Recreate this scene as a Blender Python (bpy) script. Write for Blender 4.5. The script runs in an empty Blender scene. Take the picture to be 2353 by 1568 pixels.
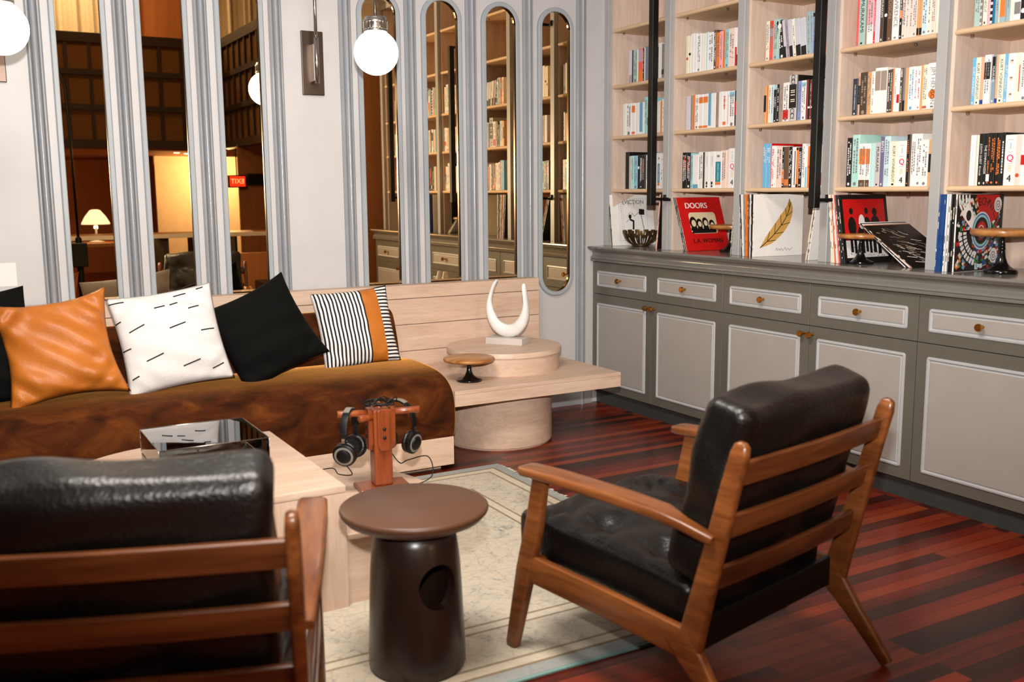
import bpy, bmesh, math, random, re
from mathutils import Matrix, Vector, Euler
random.seed(11)
C = bpy.context.scene.collection
PI = math.pi
SC = bpy.context.scene

# ------------------------------------------------------------------ materials
def lin(c):
    c = c / 255.0
    return c / 12.92 if c <= .04045 else ((c + .055) / 1.055) ** 2.4
def rgb(*c):
    return (lin(c[0]), lin(c[1]), lin(c[2]), 1)
def nmat(name):
    m = bpy.data.materials.new(name); m.use_nodes = True
    nt = m.node_tree
    return m, nt, nt.nodes['Principled BSDF']
def node(nt, t, **kw):
    n = nt.nodes.new(t)
    for k, v in kw.items(): setattr(n, k, v)
    return n
def coords(nt, scale=(1, 1, 1), rot=(0, 0, 0), kind='Object'):
    tc = node(nt, 'ShaderNodeTexCoord'); mp = node(nt, 'ShaderNodeMapping')
    nt.links.new(tc.outputs[kind], mp.inputs['Vector'])
    mp.inputs['Scale'].default_value = scale; mp.inputs['Rotation'].default_value = rot
    return mp.outputs['Vector']
def noise(nt, vec, scale=5, detail=4, rough=.5, dist=0):
    n = node(nt, 'ShaderNodeTexNoise')
    nt.links.new(vec, n.inputs['Vector'])
    n.inputs['Scale'].default_value = scale; n.inputs['Detail'].default_value = detail
    n.inputs['Roughness'].default_value = rough; n.inputs['Distortion'].default_value = dist
    return n.outputs['Fac']
def ramp(nt, fac, stops):
    r = node(nt, 'ShaderNodeValToRGB'); nt.links.new(fac, r.inputs['Fac'])
    e = r.color_ramp.elements
    e[0].position, e[0].color = stops[0]; e[1].position, e[1].color = stops[-1]
    for p, c in stops[1:-1]:
        x = e.new(p); x.color = c
    return r.outputs['Color']
def mix(nt, fac, a, b, mode='MIX'):
    n = node(nt, 'ShaderNodeMix', data_type='RGBA', blend_type=mode)
    for sock, v in ((n.inputs[0], fac), (n.inputs[6], a), (n.inputs[7], b)):
        if hasattr(v, 'links'): nt.links.new(v, sock)
        else: sock.default_value = v
    return n.outputs[2]
def math_(nt, op, a, b=0.0):
    n = node(nt, 'ShaderNodeMath', operation=op)
    for sock, v in ((n.inputs[0], a), (n.inputs[1], b)):
        if hasattr(v, 'links'): nt.links.new(v, sock)
        else: sock.default_value = v
    return n.outputs[0]
def bump(nt, p, h, strength=.2, dist=.01):
    b = node(nt, 'ShaderNodeBump'); nt.links.new(h, b.inputs['Height'])
    b.inputs['Strength'].default_value = strength; b.inputs['Distance'].default_value = dist
    nt.links.new(b.outputs['Normal'], p.inputs['Normal'])
def plain(name, c, rough=.5, metal=0, spec=.5, coat=0, var=.06, bmp=0, bscale=60):
    m, nt, p = nmat(name)
    v = coords(nt); f = noise(nt, v, 9, 3)
    a = tuple(x * (1 - var) for x in c[:3]) + (1,); b = tuple(min(1, x * (1 + var)) for x in c[:3]) + (1,)
    nt.links.new(ramp(nt, f, [(.3, a), (.7, b)]), p.inputs['Base Color'])
    p.inputs['Roughness'].default_value = rough; p.inputs['Metallic'].default_value = metal
    p.inputs['Specular IOR Level'].default_value = spec; p.inputs['Coat Weight'].default_value = coat
    if bmp: bump(nt, p, noise(nt, v, bscale, 4), bmp, .004)
    return m
def wood(name, a, b, axis='x', fine=70, rough=.45, spec=.4, coat=0, streak=.1, dark=None, bmp=.06):
    m, nt, p = nmat(name)
    s = {'x': (streak, 1, 1), 'y': (1, streak, 1), 'z': (1, 1, streak)}[axis]
    v = coords(nt, s)
    f1 = noise(nt, v, fine, 5, .6); f2 = noise(nt, v, fine / 7, 4, .6, 1.2)
    f = math_(nt, 'ADD', math_(nt, 'MULTIPLY', f1, .45), math_(nt, 'MULTIPLY', f2, .55))
    st = [(.32, a), (.66, b)]
    if dark: st = [(.28, dark), (.40, a), (.66, b)]
    nt.links.new(ramp(nt, f, st), p.inputs['Base Color'])
    p.inputs['Roughness'].default_value = rough; p.inputs['Specular IOR Level'].default_value = spec
    p.inputs['Coat Weight'].default_value = coat; p.inputs['Coat Roughness'].default_value = .15
    if bmp: bump(nt, p, f1, bmp, .002)
    return m
def emit(name, c, s):
    m, nt, p = nmat(name)
    p.inputs['Base Color'].default_value = c
    p.inputs['Emission Color'].default_value = c; p.inputs['Emission Strength'].default_value = s
    return m
M = {}
M['wall'] = plain('wall_paint', rgb(192, 189, 188), .42, spec=.4, var=.02, bmp=.03, bscale=40)
M['trim'] = plain('grey_gloss_paint', rgb(148, 150, 153), .22, spec=.6, var=.04, bmp=.12, bscale=30)
M['frame'] = plain('mirror_frame_paint', rgb(158, 163, 167), .35, var=.03)
M['cab'] = plain('cabinet_grey', rgb(98, 95, 86), .32, spec=.45, var=.05)
M['cabpanel'] = plain('cabinet_panel_grey', rgb(163, 156, 149), .38, spec=.4, var=.03)
M['bead'] = plain('cabinet_bead_grey', rgb(176, 176, 176), .35, var=.03)
M['top'] = plain('worktop_grey', rgb(118, 114, 107), .16, spec=.6, var=.04)
M['toe'] = plain('toe_kick_grey', rgb(58, 62, 60), .4, var=.05)
M['stile'] = plain('stile_grey', rgb(166, 165, 163), .35, var=.03)
M['brass'] = plain('brass', rgb(200, 140, 66), .22, metal=1, var=.05)
M['steel'] = plain('brushed_nickel', rgb(178, 172, 166), .25, metal=1, var=.05)
M['bronze'] = plain('bronze_plate', rgb(92, 78, 70), .35, metal=1, var=.12)
M['black'] = plain('black_metal', rgb(9, 9, 8), .45, spec=.3)
M['blackgloss'] = plain('black_lacquer', rgb(12, 12, 13), .16, spec=.55)
M['lip'] = plain('dark_brass_edge', rgb(70, 52, 30), .25, metal=1)
M['oak'] = wood('limed_oak', rgb(196, 166, 143), rgb(216, 189, 167), 'x', 80, .42, dark=rgb(182, 152, 129))
M['oaky'] = wood('limed_oak_across', rgb(196, 166, 143), rgb(216, 189, 167), 'y', 80, .42, dark=rgb(182, 152, 129))
M['shelfwood'] = wood('pale_oak_veneer', rgb(206, 181, 163), rgb(226, 205, 189), 'z', 60, .5, dark=rgb(192, 162, 140))
M['shelfedge'] = wood('shelf_oak', rgb(206, 170, 132), rgb(226, 194, 158), 'y', 60, .5)
M['walnut'] = wood('oiled_walnut', rgb(92, 48, 20), rgb(140, 82, 40), 'y', 55, .32, coat=.25, dark=rgb(66, 32, 13))
M['walnutx'] = wood('oiled_walnut_slats', rgb(74, 37, 16), rgb(120, 68, 33), 'x', 45, .34, coat=.2, dark=rgb(52, 26, 11))
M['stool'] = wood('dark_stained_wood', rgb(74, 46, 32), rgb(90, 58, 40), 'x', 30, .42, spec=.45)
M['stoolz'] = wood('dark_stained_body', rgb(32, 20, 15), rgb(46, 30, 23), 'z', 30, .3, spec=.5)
M['redwood'] = wood('varnished_redwood', rgb(112, 50, 22), rgb(150, 76, 36), 'z', 60, .3, coat=.3, dark=rgb(80, 34, 14))
M['acacia'] = wood('acacia_board', rgb(150, 92, 44), rgb(206, 148, 84), 'x', 34, .35, coat=.2, streak=.16, dark=rgb(112, 62, 26))
M['white'] = plain('white_plaster', rgb(232, 228, 224), .6, var=.04, bmp=.25, bscale=55)
M['stone'] = plain('whitewashed_block', rgb(196, 188, 180), .7, var=.12, bmp=.2, bscale=80)
M['paper'] = plain('page_edges', rgb(226, 214, 196), .8)
M['silverpl'] = plain('platter_metal', rgb(120, 118, 112), .25, metal=1)
M['globe'] = emit('glowing_opal_glass', (1, .965, .91, 1), 9)
M['oakz'] = wood('limed_oak_upright', rgb(196, 166, 143), rgb(216, 189, 167), 'z', 80, .42, dark=rgb(182, 152, 129))
M['greyprint'] = plain('silver_grey_plastic', rgb(122, 116, 108), .4)

def leather_mat(name, a, b, rough, bs=90, bst=.12, spec=.5):
    m, nt, p = nmat(name)
    v = coords(nt)
    f = noise(nt, v, 3.2, 5, .6)
    nt.links.new(ramp(nt, f, [(.35, a), (.7, b)]), p.inputs['Base Color'])
    p.inputs['Roughness'].default_value = rough; p.inputs['Specular IOR Level'].default_value = spec
    h = math_(nt, 'ADD', noise(nt, v, bs, 3), math_(nt, 'MULTIPLY', noise(nt, v, 9, 3, .5, 1.5), 2.2))
    bump(nt, p, h, bst, .006)
    return m
M['leather'] = leather_mat('black_leather', rgb(8, 7, 6), rgb(20, 16, 13), .34, 130, .3, .5)
M['tan'] = leather_mat('tan_leather', rgb(172, 96, 30), rgb(196, 116, 42), .42, 110, .1, .4)

def velvet():
    m, nt, p = nmat('rust_velvet')
    v = coords(nt, (1, 1.6, 1.6))
    f = noise(nt, v, 5.5, 6, .62, .6)
    nt.links.new(ramp(nt, f, [(.34, (.022, .005, .001, 1)), (.52, (.06, .014, .0025, 1)), (.72, (.13, .036, .006, 1))]), p.inputs['Base Color'])
    p.inputs['Roughness'].default_value = .85; p.inputs['Specular IOR Level'].default_value = .1
    p.inputs['Sheen Weight'].default_value = 1; p.inputs['Sheen Roughness'].default_value = .28
    p.inputs['Sheen Tint'].default_value = (.95, .42, .10, 1)
    bump(nt, p, noise(nt, v, 14, 4), .1, .008)
    return m
M['velvet'] = velvet()

def fabric(name, c, sc=420, rough=.9):
    m, nt, p = nmat(name)
    v = coords(nt); w = node(nt, 'ShaderNodeTexNoise'); nt.links.new(v, w.inputs['Vector']); w.inputs['Scale'].default_value = sc
    k = tuple(x * .75 for x in c[:3]) + (1,)
    nt.links.new(ramp(nt, w.outputs['Fac'], [(.3, k), (.7, c)]), p.inputs['Base Color'])
    p.inputs['Roughness'].default_value = rough; p.inputs['Specular IOR Level'].default_value = .15
    bump(nt, p, noise(nt, v, 26, 4), .15, .01)
    return m
M['blackcloth'] = fabric('black_cloth', rgb(7, 7, 6))
M['whitecloth'] = fabric('white_linen', rgb(232, 228, 226))
M['ink'] = plain('black_thread', rgb(24, 22, 24), .9)

def striped(ax='X', n=21.0):
    m, nt, p = nmat('ticking_stripe')
    tc = node(nt, 'ShaderNodeTexCoord'); sx = node(nt, 'ShaderNodeSeparateXYZ'); nt.links.new(tc.outputs['UV'], sx.inputs[0])
    w = math_(nt, 'FRACT', math_(nt, 'MULTIPLY', sx.outputs[ax], n))
    c = ramp(nt, w, [(.0, rgb(236, 230, 224)), (.52, rgb(236, 230, 224)), (.56, rgb(40, 36, 40)), (.96, rgb(40, 36, 40))])
    nt.links.new(c, p.inputs['Base Color'])
    p.inputs['Roughness'].default_value = .85; p.inputs['Specular IOR Level'].default_value = .15
    return m
M['stripe'] = striped()

def floor_mat():
    m, nt, p = nmat('redwood_strip_floor')
    v = coords(nt)
    br = node(nt, 'ShaderNodeTexBrick'); nt.links.new(v, br.inputs['Vector'])
    br.inputs['Scale'].default_value = 1; br.inputs['Brick Width'].default_value = 1.15; br.inputs['Row Height'].default_value = .057
    br.inputs['Mortar Size'].default_value = .0012; br.inputs['Mortar'].default_value = (.004, .002, .001, 1)
    br.offset_frequency = 3; br.offset = .37
    br.inputs['Color1'].default_value = (0, 0, 0, 1); br.inputs['Color2'].default_value = (1, 1, 1, 1)
    g = noise(nt, coords(nt, (.05, 1, 1)), 90, 5, .65)
    g2 = noise(nt, coords(nt, (.25, 2.5, 1)), 3.5, 4, .6)
    f = math_(nt, 'ADD', math_(nt, 'MULTIPLY', br.outputs['Color'], .42), math_(nt, 'ADD', math_(nt, 'MULTIPLY', g, .3), math_(nt, 'MULTIPLY', g2, .38)))
    c = ramp(nt, f, [(.28, rgb(30, 10, 5)), (.46, rgb(66, 17, 6)), (.62, rgb(112, 30, 10)), (.82, rgb(138, 56, 20))])
    c = mix(nt, br.outputs['Fac'], c, (.006, .003, .002, 1))
    nt.links.new(c, p.inputs['Base Color'])
    p.inputs['Roughness'].default_value = .3; p.inputs['Specular IOR Level'].default_value = .35
    bump(nt, p, math_(nt, 'SUBTRACT', g, math_(nt, 'MULTIPLY', br.outputs['Fac'], 2.0)), .12, .002)
    return m
M['floor'] = floor_mat()

def rug_mat():
    m, nt, p = nmat('faded_oriental_rug')
    v = coords(nt); sp = node(nt, 'ShaderNodeSeparateXYZ'); nt.links.new(v, sp.inputs[0])
    X, Y = sp.outputs['X'], sp.outputs['Y']          # local: centre of the rug
    dx = math_(nt, 'SUBTRACT', 1.50, math_(nt, 'ABSOLUTE', X)); dy = math_(nt, 'SUBTRACT', .96, math_(nt, 'ABSOLUTE', Y))
    d = math_(nt, 'MINIMUM', dx, dy)                   # distance from the edge
    n1 = noise(nt, v, 11, 6, .65, 2.2); n2 = noise(nt, coords(nt, (1, 1, 1), (0, 0, .6)), 24, 5, .7, 1.4); n3 = noise(nt, v, 150, 3, .7)
    vo = node(nt, 'ShaderNodeTexVoronoi', feature='DISTANCE_TO_EDGE'); nt.links.new(v, vo.inputs['Vector']); vo.inputs['Scale'].default_value = 9
    base = ramp(nt, n1, [(.34, rgb(132, 140, 140)), (.46, rgb(196, 184, 164)), (.56, rgb(214, 200, 178)), (.66, rgb(186, 150, 108)), (.74, rgb(150, 128, 100))])
    fl = ramp(nt, n2, [(.36, rgb(120, 126, 126)), (.45, rgb(216, 204, 184)), (.62, rgb(216, 204, 184)), (.68, rgb(178, 138, 92))])
    field = mix(nt, .5, base, fl)
    vein = ramp(nt, vo.outputs['Distance'], [(.0, rgb(108, 116, 118)), (.03, rgb(214, 202, 182)), (1, rgb(214, 202, 182))])
    field = mix(nt, .22, field, vein)
    def band(a, b):
        return math_(nt, 'MULTIPLY', math_(nt, 'GREATER_THAN', d, a), math_(nt, 'LESS_THAN', d, b))
    col = mix(nt, math_(nt, 'MULTIPLY', band(-1, .05), .75), field, rgb(150, 158, 160))
    for a, b, c_, k in ((.05, .062, rgb(128, 104, 78), .8), (.062, .10, rgb(222, 208, 184), .6), (.10, .112, rgb(132, 110, 84), .7), (.30, .31, rgb(132, 110, 84), .75), (.31, .345, rgb(222, 208, 184), .65), (.345, .356, rgb(128, 106, 80), .75)):
        col = mix(nt, math_(nt, 'MULTIPLY', band(a, b), k), col, c_)
    col = mix(nt, math_(nt, 'MULTIPLY', n3, .5), col, mix(nt, .45, col, (.12, .11, .1, 1)))
    nt.links.new(col, p.inputs['Base Color'])
    p.inputs['Roughness'].default_value = .95; p.inputs['Specular IOR Level'].default_value = .05
    bump(nt, p, noise(nt, v, 420, 3), .5, .006)
    return m
M['rug'] = rug_mat()
M['teal'] = plain('teal_edging', rgb(120, 156, 150), .9)
M['fringe'] = plain('fringe_cotton', rgb(206, 198, 182), .95)

def mirror_mat():
    m, nt, p = nmat('bronze_mirror_glass')
    p.inputs['Base Color'].default_value = (.93, .69, .40, 1)
    p.inputs['Metallic'].default_value = 1; p.inputs['Roughness'].default_value = .0
    # faint scuffs on the glass
    f = noise(nt, coords(nt), 40, 6, .8)
    nt.links.new(ramp(nt, f, [(.80, (.004, .004, .004, 1)), (.86, (.05, .05, .05, 1))]), p.inputs['Roughness'])
    return m
M['mirror'] = mirror_mat()
def acrylic():
    m = bpy.data.materials.new('clear_acrylic'); m.use_nodes = True; nt = m.node_tree; nt.nodes.clear()
    o = node(nt, 'ShaderNodeOutputMaterial'); mx = node(nt, 'ShaderNodeMixShader'); tr = node(nt, 'ShaderNodeBsdfTransparent'); gl = node(nt, 'ShaderNodeBsdfGlossy')
    fr = node(nt, 'ShaderNodeFresnel'); fr.inputs['IOR'].default_value = 1.5
    tr.inputs['Color'].default_value = (.86, .86, .84, 1); gl.inputs['Roughness'].default_value = .02
    k = math_(nt, 'MINIMUM', math_(nt, 'MULTIPLY', fr.outputs['Fac'], 1.6), 1.0)
    nt.links.new(k, mx.inputs[0]); nt.links.new(tr.outputs[0], mx.inputs[1]); nt.links.new(gl.outputs[0], mx.inputs[2]); nt.links.new(mx.outputs[0], o.inputs[0])
    return m
M['acrylic'] = acrylic()

PAL = dict(black=(24, 22, 20), charcoal=(58, 56, 54), ash=(196, 190, 186), mint=(178, 222, 212), sky=(142, 196, 220), white=(236, 232, 228), aqua=(150, 204, 206),
  darkgreen=(40, 44, 26), blush=(236, 208, 196), lightblue=(112, 176, 214), red=(196, 24, 22), brown=(104, 74, 54), orange=(226, 122, 54), darkred=(130, 28, 24),
  paleblue=(196, 220, 228), violetgrey=(112, 106, 136), cream=(238, 228, 204), tan=(212, 160, 106), blue=(104, 160, 190), rust=(206, 76, 34), lilac=(212, 206, 216),
  taupe=(160, 140, 124), periwinkle=(130, 144, 196), slate=(52, 58, 70), peach=(228, 168, 136), darkbrown=(78, 64, 52), grey=(128, 122, 120), slateblue=(130, 152, 166),
  sage=(166, 194, 184), coral=(232, 96, 84), denim=(106, 116, 146), mauve=(186, 160, 172), pink=(236, 166, 176), silver=(196, 196, 204), greypink=(168, 150, 158),
  greyblue=(150, 172, 176), deepblue=(20, 104, 148), teal=(30, 132, 148), gold=(206, 160, 84), magenta=(222, 24, 92), navy=(40, 60, 130), green=(44, 120, 60), bone=(222, 204, 168), royal=(24, 72, 140))
_pm = {}
def pm(k):
    if k not in _pm:
        _pm[k] = plain('print_' + k, rgb(*PAL[k]), .42, spec=.4, var=.04)
    return _pm[k]

# ------------------------------------------------------------------ mesh building
class MB:
    def __init__(self): self.bm = bmesh.new(); self.mats = []
    def mi(self, m):
        if m not in self.mats: self.mats.append(m)
        return self.mats.index(m)
    def raw(self, verts, faces, m, X=None, smooth=False, uvs=None):
        i = self.mi(m)
        vs = [self.bm.verts.new((X @ Vector(v)) if X is not None else v) for v in verts]
        for f in faces:
            try:
                fc = self.bm.faces.new([vs[k] for k in f]); fc.material_index = i; fc.smooth = smooth
            except ValueError: pass
        return vs
    def add(self, b2, m, X=None, smooth=False):
        b2.verts.ensure_lookup_table(); b2.verts.index_update()
        self.raw([v.co.copy() for v in b2.verts], [[v.index for v in f.verts] for f in b2.faces], m, X, smooth)
        b2.free(); return self
    def box(self, lo, hi, m, bev=0, seg=2, X=None):
        b = bmesh.new(); bmesh.ops.create_cube(b, size=1)
        s = [hi[k] - lo[k] for k in range(3)]; c = [(hi[k] + lo[k]) / 2 for k in range(3)]
        for v in b.verts: v.co = Vector([v.co[k] * s[k] + c[k] for k in range(3)])
        if bev: bmesh.ops.bevel(b, geom=b.edges[:], offset=bev, segments=seg, affect='EDGES', profile=.5)
        return self.add(b, m, X)
    def lathe(self, prof, m, seg=48, X=None, c=(0, 0), cap=True):
        n = len(prof); vs = []; fs = []
        for i in range(seg):
            a = 2 * PI * i / seg
            for r, z in prof: vs.append((c[0] + r * math.cos(a), c[1] + r * math.sin(a), z))
        for i in range(seg):
            j = (i + 1) % seg
            for k in range(n - 1): fs.append((i * n + k, j * n + k, j * n + k + 1, i * n + k + 1))
        if cap:
            if prof[0][0] > 1e-5: fs.append([i * n for i in range(seg)][::-1])
            if prof[-1][0] > 1e-5: fs.append([i * n + n - 1 for i in range(seg)])
        self.raw(vs, fs, m, X, True); return self
    def tube(self, pts, r, m, seg=10, X=None, closed=False, cap=True):
        pts = [Vector(p) for p in pts]; n = len(pts); rr = r if isinstance(r, (list, tuple)) else [r] * n
        vs = []; fs = []; up = None
        for i in range(n):
            a = pts[i - 1] if (i > 0 or closed) else pts[i]; b = pts[(i + 1) % n] if (i < n - 1 or closed) else pts[i]
            t = (b - a).normalized()
            if up is None:
                up = Vector((0, 0, 1)) if abs(t.z) < .9 else Vector((1, 0, 0))
            s = t.cross(up).normalized(); up = s.cross(t).normalized()
            for k in range(seg):
                g = 2 * PI * k / seg
                vs.append(pts[i] + (s * math.cos(g) + up * math.sin(g)) * rr[i])
        for i in range(n if closed else n - 1):
            j = (i + 1) % n
            for k in range(seg): fs.append((i * seg + k, i * seg + (k + 1) % seg, j * seg + (k + 1) % seg, j * seg + k))
        if cap and not closed: fs += [list(range(seg))[::-1], [(n - 1) * seg + k for k in range(seg)]]
        self.raw(vs, fs, m, X, True); return self
    def prism(self, poly, lo, hi, m, axis='z', X=None, bev=0, smooth=False):
        # poly: 2-D points; axis: extrusion axis. x:(y,z)  y:(x,z)  z:(x,y)
        f = {'x': lambda p, t: (t, p[0], p[1]), 'y': lambda p, t: (p[0], t, p[1]), 'z': lambda p, t: (p[0], p[1], t)}[axis]
        n = len(poly); b = bmesh.new()
        vs = [b.verts.new(f(p, lo)) for p in poly] + [b.verts.new(f(p, hi)) for p in poly]
        b.faces.new(vs[:n][::-1]); b.faces.new(vs[n:])
        for k in range(n): b.faces.new((vs[k], vs[(k + 1) % n], vs[n + (k + 1) % n], vs[n + k]))
        bmesh.ops.recalc_face_normals(b, faces=b.faces[:])
        if bev:
            es = [e for e in b.edges if all(abs(v.co['xyz'.index(axis)] - lo) < 1e-6 for v in e.verts) or all(abs(v.co['xyz'.index(axis)] - hi) < 1e-6 for v in e.verts)]
            bmesh.ops.bevel(b, geom=es, offset=bev, segments=3, affect='EDGES', profile=.5)
        return self.add(b, m, X, smooth)
    def loft(self, path, m, ax=(1, 0, 0), rnd=.35, X=None, seg=3):
        # path: (point, width along ax, width across); rounded rectangular bar
        ax = Vector(ax); n = len(path); P = [Vector(p[0]) for p in path]; vs = []; fs = []
        unit = []
        for q in range(4):
            cx, cy = ((1, 1), (-1, 1), (-1, -1), (1, -1))[q]
            for k in range(seg + 1):
                a = PI / 2 * (q + k / seg)
                unit.append((cx, cy, math.cos(a), math.sin(a)))
        L = len(unit)
        for i in range(n):
            t = (P[min(i + 1, n - 1)] - P[max(i - 1, 0)]).normalized()
            o = t.cross(ax).normalized(); w, h = path[i][1] / 2, path[i][2] / 2; r = rnd * min(w, h)
            for cx, cy, ca, sa in unit:
                vs.append(P[i] + ax * (cx * (w - r) + ca * r) + o * (cy * (h - r) + sa * r))
        for i in range(n - 1):
            for k in range(L): fs.append((i * L + k, i * L + (k + 1) % L, (i + 1) * L + (k + 1) % L, (i + 1) * L + k))
        fs += [list(range(L))[::-1], [(n - 1) * L + k for k in range(L)]]
        self.raw(vs, fs, m, X); return self
    def ball(self, c, r, m, u=28, v=18, sc=(1, 1, 1)):
        b = bmesh.new(); bmesh.ops.create_uvsphere(b, u_segments=u, v_segments=v, radius=r)
        for q in b.verts: q.co = Vector([q.co[k] * sc[k] + c[k] for k in range(3)])
        return self.add(b, m, None, True)
    def text(self, s, size, m, X, depth=.0006, align='CENTER'):
        vs, fs = glyphs(s, align)
        self.raw([(v[0] * size, v[1] * size, depth) for v in vs], fs, m, X); return self
    def quad(self, x0, y0, x1, y1, m, X, z=.0005):
        self.raw([(x0, y0, z), (x1, y0, z), (x1, y1, z), (x0, y1, z)], [(0, 1, 2, 3)], m, X); return self
    def poly(self, pts, m, X, z=.0006):
        self.raw([(p[0], p[1], z) for p in pts], [list(range(len(pts)))], m, X); return self
    def disc(self, cx, cy, r, m, X, z=.0006, n=24, sy=1):
        return self.poly([(cx + r * math.cos(2 * PI * k / n), cy + r * sy * math.sin(2 * PI * k / n)) for k in range(n)], m, X, z)
    def stroke(self, pts, w, m, X, z=.0008):
        for (a, b) in zip(pts, pts[1:]):
            d = Vector((b[0] - a[0], b[1] - a[1])); L = d.length
            if L < 1e-6: continue
            nrm = Vector((-d.y, d.x)) / L * w / 2; e = d / L * w * .25
            self.raw([(a[0] - e.x + nrm.x, a[1] - e.y + nrm.y, z), (a[0] - e.x - nrm.x, a[1] - e.y - nrm.y, z), (b[0] + e.x - nrm.x, b[1] + e.y - nrm.y, z), (b[0] + e.x + nrm.x, b[1] + e.y + nrm.y, z)], [(0, 1, 2, 3)], m, X)
        return self
    def build(self, name, parent=None, autosmooth=None, uvfn=None):
        me = bpy.data.meshes.new(name)
        if uvfn is None: bmesh.ops.recalc_face_normals(self.bm, faces=self.bm.faces[:]) if autosmooth != 'keep' else None
        self.bm.to_mesh(me); self.bm.free()
        for m in self.mats: me.materials.append(m)
        o = bpy.data.objects.new(name, me); C.objects.link(o)
        if parent is not None: o.parent = parent
        if isinstance(autosmooth, (int, float)):
            for p in me.polygons: p.use_smooth = True
            me.set_sharp_from_angle(angle=math.radians(autosmooth))
        return o
_gl = {}
def glyphs(s, align='CENTER'):
    k = (s, align)
    if k not in _gl:
        cu = bpy.data.curves.new('lettering', 'FONT'); cu.body = s; cu.align_x = align; cu.align_y = 'CENTER'; cu.size = 1; cu.resolution_u = 3
        o = bpy.data.objects.new('lettering', cu); C.objects.link(o)
        dg = bpy.context.evaluated_depsgraph_get(); ev = o.evaluated_get(dg); me = ev.to_mesh()
        _gl[k] = ([tuple(v.co) for v in me.vertices], [list(p.vertices) for p in me.polygons])
        ev.to_mesh_clear(); bpy.data.objects.remove(o); bpy.data.curves.remove(cu)
    return _gl[k]
def tag(o, label=None, cat=None, group=None, kind=None):
    if label: o['label'] = label
    if cat: o['category'] = cat
    if group: o['group'] = group
    if kind: o['kind'] = kind
    return o
def thing(name, label, cat, loc=(0, 0, 0), rz=0, group=None):
    o = bpy.data.objects.new(name, None); C.objects.link(o); o.empty_display_size = .1
    o.location = loc; o.rotation_euler = (0, 0, rz)
    return tag(o, label, cat, group)
def struct(o): return tag(o, kind='structure')
def kids(o): return [c for c in bpy.data.objects if c.parent == o]
def dup(o, parent=None):
    c = o.copy(); C.objects.link(c); c.parent = parent
    for ch in kids(o): dup(ch, c)
    return c
def arc(cx, cy, r, a0, a1, n):
    return [(cx + r * math.cos(a0 + (a1 - a0) * k / n), cy + r * math.sin(a0 + (a1 - a0) * k / n)) for k in range(n + 1)]
def smoothpath(pts, n=6):
    # Catmull-Rom
    P = [Vector(p) for p in pts]; P = [2 * P[0] - P[1]] + P + [2 * P[-1] - P[-2]]; out = []
    for i in range(1, len(P) - 2):
        for k in range(n):
            t = k / n; a, b, c, d = P[i - 1:i + 3]
            out.append(.5 * ((2 * b) + (c - a) * t + (2 * a - 5 * b + 4 * c - d) * t * t + (3 * b - a - 3 * c + d) * t ** 3))
    return out + [P[-2]]
# ------------------------------------------------------------------ the room
def sbox(name, lo, hi, m, bev=0):
    b = MB(); b.box(lo, hi, m, bev); return struct(b.build(name))
sbox('floor', (-7.5, -13.3, -.06), (3.2, .15, 0), M['floor'])
sbox('wall_back', (-6.2, 0, 0), (.72, .15, 3.3), M['wall'])
sbox('wall_right', (.56, -3.9, 0), (.72, 0, 3.3), M['wall'])
sbox('ceiling', (-6.2, -3.9, 3.3), (.72, .15, 3.42), M['wall'])
b = MB(); b.prism([(-.022, 0), (0, 0), (0, .13), (-.008, .13), (-.012, .115), (-.022, .105)], -6.2, -.02, M['trim'], 'x'); struct(b.build('baseboard_back'))
b = MB(); b.prism([(0, 3.3), (-.12, 3.3), (-.10, 3.24), (-.04, 3.19), (-.03, 3.12), (0, 3.1)], -6.2, .5, M['wall'], 'x'); struct(b.build('trim_1'))
# upright mouldings between the mirrors
pil = [(-.033, 0), (-.033, -.012), (-.026, -.020), (-.020, -.020), (-.017, -.012)] + [(.0145 * math.cos(a), -.016 - .024 * math.sin(a)) for a in [PI - PI * k / 10 for k in range(11)]] + [(.017, -.012), (.020, -.020), (.026, -.020), (.033, -.012), (.033, 0)]
for k in range(10):
    xc = -.0965 - .372 * k
    b = MB(); b.prism([(xc + p[0], p[1]) for p in pil], 0, 3.12, M['trim'], 'z')
    struct(b.build('trim_%d' % (k + 2), autosmooth=35))

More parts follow.
